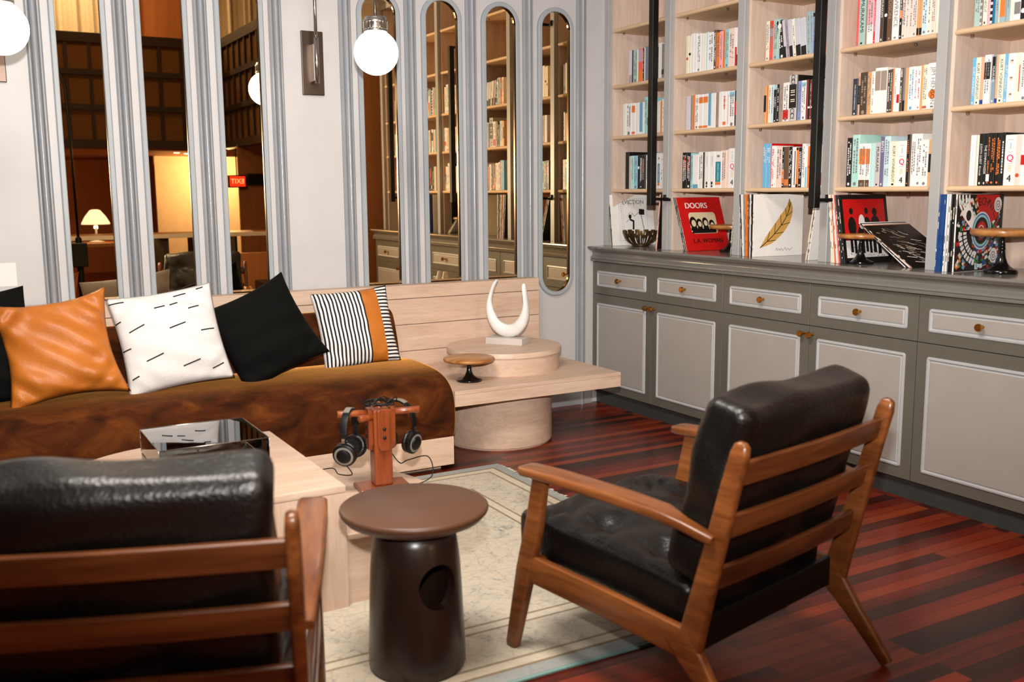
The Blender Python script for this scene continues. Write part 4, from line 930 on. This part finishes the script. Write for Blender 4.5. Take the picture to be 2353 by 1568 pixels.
def art_figures(o):
    r, w, k = pm('red'), pm('white'), pm('black')
    o.quad(.02, .105, S - .02, S - .02, r, CV, .0005); o.quad(.02, .025, S - .02, .105, w, CV, .0005)
    for x, z0, h, rr in ((.07, .05, .2, .021), (.125, .05, .14, .017), (.17, .05, .2, .02), (.225, .045, .2, .026)):
        o.quad(x - rr, z0, x - rr * .2, z0 + h * .5, k, CV, .0008); o.quad(x + rr * .2, z0 - .006, x + rr, z0 + h * .5, k, CV, .0008)
        o.disc(x, z0 + h * .6, rr * 1.25, k, CV, .0009, 16, 1.7); o.disc(x, z0 + h * .95, rr * .62, k, CV, .0009, 14, 1.2)
    o.disc(.135, .19, .02, w, CV, .001, 16, 1.7)
    rg = random.Random(9)
    for _ in range(60): x = rg.uniform(.025, .28); z = rg.uniform(.028, .075); o.disc(x, z, rg.uniform(.0008, .003), k, CV, .0009, 6)
def art_mosaic(o):
    rg = random.Random(21); cs = [pm(c) for c in ('red', 'blue', 'royal', 'green', 'bone', 'white', 'paleblue', 'orange', 'darkred')]
    for _ in range(330):
        x, z = rg.uniform(.008, S - .02), rg.uniform(.008, S - .02)
        s1, s2 = rg.uniform(.004, .011), rg.uniform(.005, .013); a = math.atan2(z - .16, x - .17) + rg.uniform(-.2, .2); c_, s_ = math.cos(a), math.sin(a)
        pts = [(x + dx * c_ - dz * s_, z + dx * s_ + dz * c_) for dx, dz in ((-s1, -s2), (s1, -s2 * rg.uniform(.6, 1)), (s1, s2), (-s1 * rg.uniform(.5, 1), s2))]
        if all(.003 < p[0] < S - .003 and .003 < p[1] < S - .003 for p in pts): o.poly(pts, rg.choice(cs), CV, .0004 + rg.uniform(0, .00025))
    k, w, r = pm('black'), pm('white'), pm('red')
    o.poly([(.175, .17), (.125, S - .004), (.285, S - .004), (.285, .22)], r, CV, .0008)
    for i, ch in enumerate('TECHNICS'):
        a = D(112 - i * 13.5); rr = .095 + .002 * i; o.text(ch, .044, k, Matrix.Translation((.165 + rr * math.cos(a) * 1.02, 0, .175 + rr * math.sin(a) * 1.1)) @ CV @ Matrix.Rotation(a - PI / 2, 4, 'Z'), .0011)
    for j in range(4): o.stroke([(.012 + j * .022, S - .006), (.016 + j * .022, .275), (.034 + j * .02, .25), (.046 + j * .02, .235)], .011, w, CV, .0009)
    o.poly([(.075, .285), (.13, .205), (.10, .175), (.03, .235)], w, CV, .001); o.disc(.08, .228, .017, k, CV, .0011, 12, 1.3)
    o.poly([(.03, .165), (.10, .172), (.115, .10), (.13, .095), (.09, .03), (.06, .05)], k, CV, .0009)
    for i in range(9):
        a = D(185 + i * 8.5)
        for rr, j in ((.135, 0), (.105, 1)): o.poly([(.165 + (rr + u) * math.cos(a + v), .165 + (rr + u) * math.sin(a + v)) for u, v in ((-.011, -.055), (.011, -.055), (.011, .045), (-.011, .05))], w, CV, .00115)
    for rr, c in ((.066, 'paleblue'), (.060, 'navy'), (.056, 'aqua'), (.047, 'black'), (.034, 'darkred'), (.030, 'red')): o.disc(.17, .165, rr, pm(c), CV, .0013 + (.066 - rr) * .01, 32, 1.18)
    o.stroke([(.17 + .003 * a * math.cos(a * 1.25), .165 + .0034 * a * math.sin(a * 1.25)) for a in [k_ * .35 for k_ in range(30)]], .004, w, CV, .0019)
    for cx, cz in ((.262, .06), (.275, .27)): o.disc(cx, cz, .026, w, CV, .0012, 20, 1.2); o.stroke([(cx + .0016 * a * math.cos(a), cz + .002 * a * math.sin(a)) for a in [k_ * .4 for k_ in range(32)]], .003, k, CV, .0014)
def art_ring(o):
    o.disc(.20, .155, .105, pm('sky'), CV, .0005, 48); o.disc(.20, .155, .102, pm('magenta'), CV, .0006, 48); o.disc(.20, .155, .072, pm('sky'), CV, .0007, 48); o.disc(.20, .155, .070, pm('royal'), CV, .0008, 48); o.disc(.113, .15, .006, pm('gold'), CV, .0009, 16)
    o.text('I Know Who', .024, pm('cream'), Matrix.Translation((.022, 0, .283)) @ CV, .0008, 'LEFT')
def art_can(o):
    o.quad(.19, .06, .29, .20, pm('red'), CV, .0005); o.quad(.19, .105, .29, .145, pm('slate'), CV, .0007); o.poly(rpoly(.188, .045, .292, .062, .008), pm('black'), CV, .0008)
    o.text('TI', .03, pm('white'), Matrix.Translation((.215, 0, .172)) @ CV, .0008); o.text('the', .022, pm('white'), Matrix.Translation((.215, 0, .086)) @ CV, .0008)
def art_rock(o):
    rg = random.Random(4)
    for _ in range(70):
        x, z = rg.uniform(.02, .26), rg.uniform(.02, .29); L = rg.uniform(.01, .06); a = D(rg.uniform(-50, -10))
        if x + L < .3: o.stroke([(x, z), (x + L * .5, max(.006, z + L * .5 * math.tan(a))), (x + L, max(.006, z + L * math.sin(a)))], rg.uniform(.001, .005), pm(rg.choice(['taupe', 'bone', 'white', 'brown'])), CV, .0006 + rg.uniform(0, .0004))
def stack(bay, x, y, dy, psi, th0, th1, spines, cov, art, covlab, where, th=.0046):
    n = len(spines)
    for i, c in enumerate(spines):
        f = i / max(1, n - 1); lastone = i == n - 1
        lab = covlab if lastone else '%s record sleeve, %s from the corner side, %s' % (CN.get(c, c), NTH[i], where)
        sleeve(lab, 'record sleeves in the ' + bays[bay] + ' bay', x + (0 if lastone else random.uniform(0, .006)), y + dy * (n - 1 - i), psi, th0 + (th1 - th0) * f, c, cov if lastone else None, art if lastone else None, th)
stack(0, .088, -.092, .0075, 3.7, 8.4, 8.4, ['black', 'cream', 'white'], 'white', art_eviction, 'white record sleeve printed with a black line drawing, behind the openwork bowl', 'behind the bowl', .0042)
stack(0, .10, -.515, .0085, 0, -5.7, -5.7, ['white', 'peach', 'darkred'], 'black', None, 'dark red record sleeve leaning on the bookcase upright beside the bowl', 'beside the bowl', .0042)
stack(1, .09, -.80, .0065, 0, 20, 20, ['black', 'cream', 'black', 'white', 'red'], 'red', art_doors, 'red record sleeve with white lettering leaning behind a cake stand', 'behind the red sleeve', .0042)
stack(1, .1, -1.142, .007, 0, -4, -4, ['cream', 'black'], 'ash', None, 'black record sleeve leaning on the upright next to the red sleeve', 'next to the red sleeve upright', .0042)
stack(2, .06, -1.347, .0118, 5.6, 5.6, .4, ['black', 'charcoal', 'white', 'taupe', 'orange', 'brown', 'white', 'black', 'white'][-8:], 'white', art_leaf, 'white record sleeve with a tan leaf shape standing at the shelf front', 'behind the white leaf sleeve', .006)
stack(2, .10, -1.683, .010, 0, -8.6, -8.6, ['cream', 'brown', 'white'], 'white', art_can, 'white record sleeve with a red band leaning against an upright', 'leaning beside the white leaf sleeve', .0048)
stack(3, .06, -1.945, .0112, 0, 6.4, 10, ['cream', 'white', 'orange', 'white', 'coral', 'charcoal', 'black', 'black'], 'black', art_figures, 'black bordered red record sleeve with dark figures behind a cake stand', 'behind the red figure sleeve', .006)
stack(3, .10, -2.283, .0105, -2, 54, 57, ['white', 'black', 'white', 'peach', 'black'], 'black', art_rock, 'black rocky patterned record sleeve on top of the sloping pile', 'of the sloping pile', .0048)
stack(3, .16, -2.326, .006, 0, 0, 0, ['black', 'aqua'], 'aqua', None, 'aqua record sleeve standing upright behind the sloping pile', 'upright behind the sloping pile', .0042)
stack(4, .05, -2.514, .0122, -2, -1.2, 0, ['white', 'orange', 'white', 'white', 'black', 'black', 'white'], 'black', art_mosaic, 'record sleeve with a bright psychedelic mosaic design beside a dark cake stand', 'behind the mosaic sleeve', .006)
sleeve('blue record sleeve with a magenta ring, first in the row beside the mosaic sleeve', 'record sleeves in the fifth bay', .02, -2.452, 2, -1.6, 'royal', 'royal', art_ring, .005)
stack(5, .09, BY(5) - .10, .009, 4, 8, 8, ['white', 'black', 'cream'], 'charcoal', None, 'cream record sleeve in the sixth bay reflected in the end mirror', 'in the sixth bay', .0048)

# openwork bowl
t = thing('openwork_bowl', 'dark bronze openwork bowl with a castellated rim in front of the line drawing sleeve', 'bowl', (.215, -.205, .99))
M['bowl'] = plain('antique_bronze', rgb(92, 70, 40), .4, metal=.8, var=.3)
b = MB(); R0, Hb = .112, .098; N = 13
def bp(a, f, off=0):
    g = PI / 2 * f; r = (.035 + (R0 - .035) * math.sin(g)) + off; z = .008 + (Hb - .008) * (1 - math.cos(g)) ** .9
    return (r * math.cos(a), r * math.sin(a), z)
def strip(a0, a1, f0, f1, nf=7, na=3):
    vs = []; fs = []
    for off in (0, -.006):
        for i in range(nf + 1):
            for j in range(na + 1): vs.append(bp(a0 + (a1 - a0) * j / na, f0 + (f1 - f0) * i / nf, off))
    W_ = na + 1; L = (nf + 1) * W_
    for i in range(nf):
        for j in range(na):
            q = i * W_ + j; fs += [(q, q + 1, q + W_ + 1, q + W_), (L + q, L + q + W_, L + q + W_ + 1, L + q + 1)]
    for i in range(nf):
        for j in (0, na): q = i * W_ + j; fs.append((q, q + W_, L + q + W_, L + q))
    for j in range(na):
        for i in (0, nf): q = i * W_ + j; fs.append((q, q + 1, L + q + 1, L + q))
    b.raw(vs, fs, M['bowl'])
for k in range(N):
    a = 2 * PI * k / N; s_ = 2 * PI / N
    strip(a + s_ * .02, a + s_ * .20, .12, 1.0); strip(a + s_ * .42, a + s_ * .60, .12, 1.0); strip(a + s_ * .2, a + s_ * .42, .86, 1.0, 2); strip(a + s_ * .60, a + s_ * 1.02, .70, .80, 2)
b.lathe([(0, 0), (.045, 0), (.055, .004), (.056, .012), (.04, .014), (0, .012)], M['bowl'], 32)
b.build('bowl_body', t, 40)
# ------------------------------------------------------------------ the hall behind the viewer, seen in the mirrors
M['darkwood'] = wood('dark_brown_panelling', rgb(40, 26, 16), rgb(56, 36, 22), 'z', 30, .6)
M['brownwood'] = wood('brown_panelling', rgb(150, 92, 50), rgb(176, 112, 62), 'z', 20, .5)
M['grille'] = fabric('bronze_grille_cloth', rgb(120, 84, 44), 160)
M['cream'] = plain('cream_wall', rgb(232, 214, 186), .7)
M['drape'] = fabric('pale_sheer_drape', rgb(212, 202, 184), 60)
sbox('wall_front', (-7.5, -13.3, 0), (3.2, -13.15, 5.6), M['brownwood'])
sbox('wall_left', (-7.65, -13.3, 0), (-7.5, .15, 5.6), M['darkwood'])
sbox('wall_hall_side', (1.6, -13.3, 0), (1.75, -3.9, 5.6), M['darkwood'])
sbox('wall_end_pier', (-.02, -4.05, 0), (1.75, -3.75, 3.3), M['brownwood'])
b = MB(); b.prism([(-3.75, 2.60), (-3.66, 2.66), (-3.66, 2.72), (-3.60, 2.80), (-3.60, 2.9), (-3.52, 3.0), (-3.52, 3.1), (-4.05, 3.1), (-4.05, 2.60)], -.42, 1.6, M['cream'], 'x'); struct(b.build('trim_20'))
sbox('ceiling_hall', (-7.5, -13.3, 5.6), (3.2, -3.9, 5.72), M['cream'])
sbox('wall_over_opening', (-7.5, -3.96, 3.3), (3.2, -3.84, 5.6), M['wall'])
def balcony(name, label, p0, p1, z0, z1):
    d = Vector((p1[0] - p0[0], p1[1] - p0[1], 0)); L = d.length; a = math.atan2(d.y, d.x)
    t = thing(name, label, 'balcony', (p0[0], p0[1], 0), a, 'dark panelled balcony fronts')
    b = MB(); b.box((0, -.06, z0), (L, 0, z1), M['grille']); b.build('grille_panel', t)
    n = max(1, round(L / .29)); b = MB(); w = L / n
    for k in range(n + 1): b.box((k * w - .022, -.085, z0), (k * w + .022, .025, z1), M['darkwood'])
    for z, hh in ((z0, .10), (z0 + .46, .07), (z0 + .90, .07), (z1 - .05, .12)): b.box((0, -.095, z - hh / 2), (L, .035, z + hh / 2), M['darkwood'])
    b.build('lattice_frame', t)
balcony('balcony_front', 'dark latticed balcony front reflected high in the mirrors above the tan and white cushions', (0, -9, 0), (-7.4, -9, 0), 1.98, 3.36)
balcony('balcony_front', 'dark latticed balcony return reflected in the mirror above the black cushion', (0, -5.3, 0), (0, -9, 0), 1.98, 3.36)
sbox('ceiling_soffit', (-7.5, -13.2, 1.9), (0, -9.0, 1.95), M['brownwood'])
def drape(label, x0, x1, y, z0, z1):
    n = int((x1 - x0) / .02); P = []
    for k in range(n + 1): P.append((x0 + (x1 - x0) * k / n, y + .05 * math.sin(k * .42) + .02 * math.sin(k * 1.13)))
    b = MB(); b.prism(P + [(p[0], p[1] - .01) for p in P[::-1]], z0, z1, M['drape'], 'z'); tag(b.build('drape', autosmooth=50), label, 'curtain', 'pale drapes behind the balcony')
drape('pale pleated drape reflected above the dark balcony', -7.2, -.75, -12.6, 2.2, 5.3)
drape('bright pale drape reflected above the balcony return', .1, 1.5, -11.6, 2.2, 5.3)
# lit passage under the balcony
b = MB(); b.box((-.62, -11.1, 0), (.9, -11, 1.9), M['cream']); struct(b.build('wall_passage'))
for x, y in ((-.56, -9.6), (-.36, -9.9)):
    t = thing('downlight', 'small round ceiling downlight reflected in the mirror above the white cushion' if x < -.5 else 'second small ceiling downlight reflected in the mirror above the white cushion', 'light', (x, y, 1.9)); M.setdefault('dl', emit('downlight_glow', (1, .85, .6, 1), 14))
    b = MB(); b.lathe([(0, -.004), (.035, -.004), (.04, 0)], M['dl'], 24); b.build('lens', t)
b = MB(); b.box((-1.05, -11.05, 0), (-.72, -10.95, 1.75), M['darkwood']); tag(b.build('door_leaf'), 'dark wooden door leaf beside the lit passage, seen in the middle mirror', 'door')
t = thing('exit_sign', 'glowing red EXIT sign reflected in the mirror above the black cushion', 'sign', (-.14, -8.0, 1.48))
b = MB(); b.box((-.115, -.03, -.08), (.115, .03, .08), M['black'], .004); b.build('housing', t)
M['exit'] = emit('red_sign_glow', (1, .035, .012, 1), 1.4); M['exitl'] = emit('red_letter_glow', (1, .32, .16, 1), 2.6)
b = MB(); X = Matrix(((-1, 0, 0, 0), (0, 0, 1, .031), (0, 1, 0, 0), (0, 0, 0, 1))); b.quad(-.10, -.065, .10, .065, M['exit'], X, .0005); b.text('EXIT', .085, M['exitl'], X, .002); b.build('lit_face', t)
b = MB(); b.tube([(0, 0, .08), (0, 0, .43)], .008, M['black']); b.build('hanger', t)
b = MB(); b.box((.0, -8.03, 1.44), (.26, -7.97, 1.58), M['black'], .005); o = b.build('emergency_light'); tag(o, 'black emergency light box beside the exit sign in the mirror', 'light fitting')
b = MB(); b.box((-.1, -8.1, 0), (1.5, -8.05, 1.95), M['brownwood']); struct(b.build('wall_exit'))
t = thing('console_table', 'long wooden console counter with a pale front edge reflected across the mirrors', 'table', (-2.2, -6.5, 0))
b = MB(); b.box((-2.6, -.3, .852), (2.6, .3, .892), M['brownwood']); b.build('table_top', t)
b = MB(); b.box((-2.6, .3, .848), (2.6, .312, .893), M['cream'], .002); b.build('front_edge', t)
for x in (-2.5, -.8, .8, 2.5):
    b = MB(); b.box((x - .03, -.27, 0), (x + .03, .27, .852), M['darkwood']); b.build('leg', t)
t = thing('table_lamp', 'white dome table lamp reflected in the mirror above the tan cushion', 'lamp', (-1.885, -8, .0))
M['shade'] = emit('lit_lamp_shade', (1, .90, .76, 1), 1.3)
b = MB(); b.lathe([(.165, .965), (.16, .985), (.12, 1.06), (.06, 1.135), (.03, 1.145), (0, 1.146)], M['shade'], 48); b.build('lamp_shade', t)
b = MB(); b.lathe([(0, .74), (.09, .74), (.09, .755), (.012, .77), (.012, 1.1), (0, 1.1)], M['white'], 24); b.build('base', t, 40)
t = thing('writing_desk', 'dark wooden desk under the dome lamp, reflected in the mirror', 'desk', (-1.9, -8.1, 0))
b = MB(); b.box((-.8, -.35, .70), (.8, .35, .74), M['brownwood']); b.build('desk_top', t)
for s in (-1, 1):
    b = MB(); b.box((s * .75 - .03, -.3, 0), (s * .75 + .03, .3, .70), M['darkwood']); b.build('leg', t)
t = thing('book_cart', 'dark book cart by the lit passage, reflected in the mirror above the white cushion', 'cart', (-.22, -9.2, 0))
b = MB(); b.box((-.3, -.2, .74), (.3, .2, .78), M['black']); b.box((-.3, -.2, .1), (-.27, .2, .74), M['black']); b.box((.27, -.2, .1), (.3, .2, .74), M['black']); b.box((-.3, -.2, .35), (.3, .2, .38), M['black']); b.box((-.3, -.2, 0), (.3, .2, .1), M['black']); b.build('cart_frame', t)
b = MB(); b.box((-.22, -.12, .781), (.16, .14, .84), M['paper'], .004); tag(b.build('paper_stack'), 'pale paper stack on the dark book cart', 'papers'); bpy.data.objects['paper_stack'].location = (-.22, -9.2, 0)
t = thing('floor_lamp', 'tall black stand reflected in the mirror above the tan cushion', 'floor lamp', (-2.36, -5.5, 0))
b = MB(); b.lathe([(0, 0), (.15, 0), (.15, .02), (.03, .04), (.03, .9), (.012, .92), (0, .92)], M['black'], 32); b.build('base', t, 40)
b = MB(); b.tube([(0, 0, .9), (-.01, 0, 1.9), (-.02, 0, 2.35), (-.10, 0, 2.62), (-.3, 0, 2.8)], .012, M['black'], 12); b.build('pole', t)
b = MB(); b.box((-.07, -.06, .62), (.07, .06, .86), M['black'], .01); b.build('clamp', t)
t = thing('wood_settle', 'orange-brown wooden settle with a dark seat, reflected in the mirror above the black cushion', 'settle', (-.45, -5.1, 0))
b = MB(); b.box((-.75, -.06, 0), (.75, 0, .72), M['brownwood']); b.build('back_panel', t)
b = MB(); b.box((-.3, 0, .3), (.75, .5, .44), M['darkwood'], .01); b.build('seat', t)

# ------------------------------------------------------------------ light
def light(name, kind, loc, power, col=(1, 1, 1), size=.05, rot=None, **kw):
    l = bpy.data.lights.new(name, kind); l.energy = power; l.color = col
    if kind in ('POINT', 'SPOT'): l.shadow_soft_size = size
    if kind == 'AREA': l.shape = 'DISK'; l.size = size
    for k, v in kw.items(): setattr(l, k, v)
    o = bpy.data.objects.new(name, l); C.objects.link(o); o.location = loc
    if rot is not None: o.rotation_euler = rot
    return o
CAM = Vector((-3.49352, -5.11554, 1.33151))
yaw, pitch, roll = .517169539, .15064238, -.00744890427
F = Vector((math.sin(yaw) * math.cos(pitch), math.cos(yaw) * math.cos(pitch), -math.sin(pitch)))
Rr = Vector((math.cos(yaw), -math.sin(yaw), 0)); U = Rr.cross(F)
R2 = Rr * math.cos(roll) + U * math.sin(roll); U2 = U * math.cos(roll) - Rr * math.sin(roll)
aim = Vector((F.x, F.y, 0)).normalized(); aim.z = math.tan(math.radians(20))
light('camera_flash', 'SPOT', CAM + U2 * .23, 900, (1, .975, .95), .03, aim.to_track_quat('-Z', 'Y').to_euler(), spot_size=math.radians(112), spot_blend=1.0)
light('passage_fill', 'POINT', (.25, -10.2, 1.7), 95, (1, .74, .44), .01)  # unseen fill added behind the exit wall to brighten the passage
light('desk_light', 'POINT', (-1.885, -8, .93), 8, (1, .78, .5), .02)
light('under_balcony_fill', 'POINT', (-3.4, -10.4, 1.6), 60, (1, .60, .28), .02)  # added warm fill for the space below the balcony, no fitting
light('drape_fill', 'POINT', (-2.0, -11.2, 5.2), 200, (1, .88, .70), .05)  # added fill to brighten the drapes, kept above the mirrors' view
light('hall_fill', 'POINT', (-1.8, -7.4, 5.0), 70, (1, .80, .56), .05)  # unseen fill added high up to light the hall
light('ceiling_bounce_fill', 'AREA', (-3.0, -3.2, 3.28), 120, (1, .93, .84), 1.2)  # added area lamp standing in for flash bounced off the ceiling
w = bpy.data.worlds.new('World'); SC.world = w; w.use_nodes = True
w.node_tree.nodes['Background'].inputs['Color'].default_value = (.02, .018, .015, 1); w.node_tree.nodes['Background'].inputs['Strength'].default_value = 1

# ------------------------------------------------------------------ camera
cd = bpy.data.cameras.new('Camera'); cam = bpy.data.objects.new('Camera', cd); C.objects.link(cam)
m3 = Matrix((R2, U2, -F)).transposed()
cam.matrix_world = Matrix.Translation(CAM) @ m3.to_4x4()
cd.sensor_width = 36; cd.lens = 2273.34185 / 2353 * 36; cd.clip_start = .05
cd.dof.use_dof = True; cd.dof.focus_distance = 5.0; cd.dof.aperture_fstop = 3.2
SC.camera = cam
SC.view_settings.view_transform = 'Standard'; SC.view_settings.look = 'None'; SC.view_settings.gamma = 1; SC.view_settings.exposure = .12; SC.view_settings.use_curve_mapping = False
SC.cycles.use_denoising = True; SC.cycles.max_bounces = 10; SC.cycles.transparent_max_bounces = 12
SC.cycles.caustics_reflective = False; SC.cycles.caustics_refractive = False; SC.cycles.sample_clamp_indirect = 6
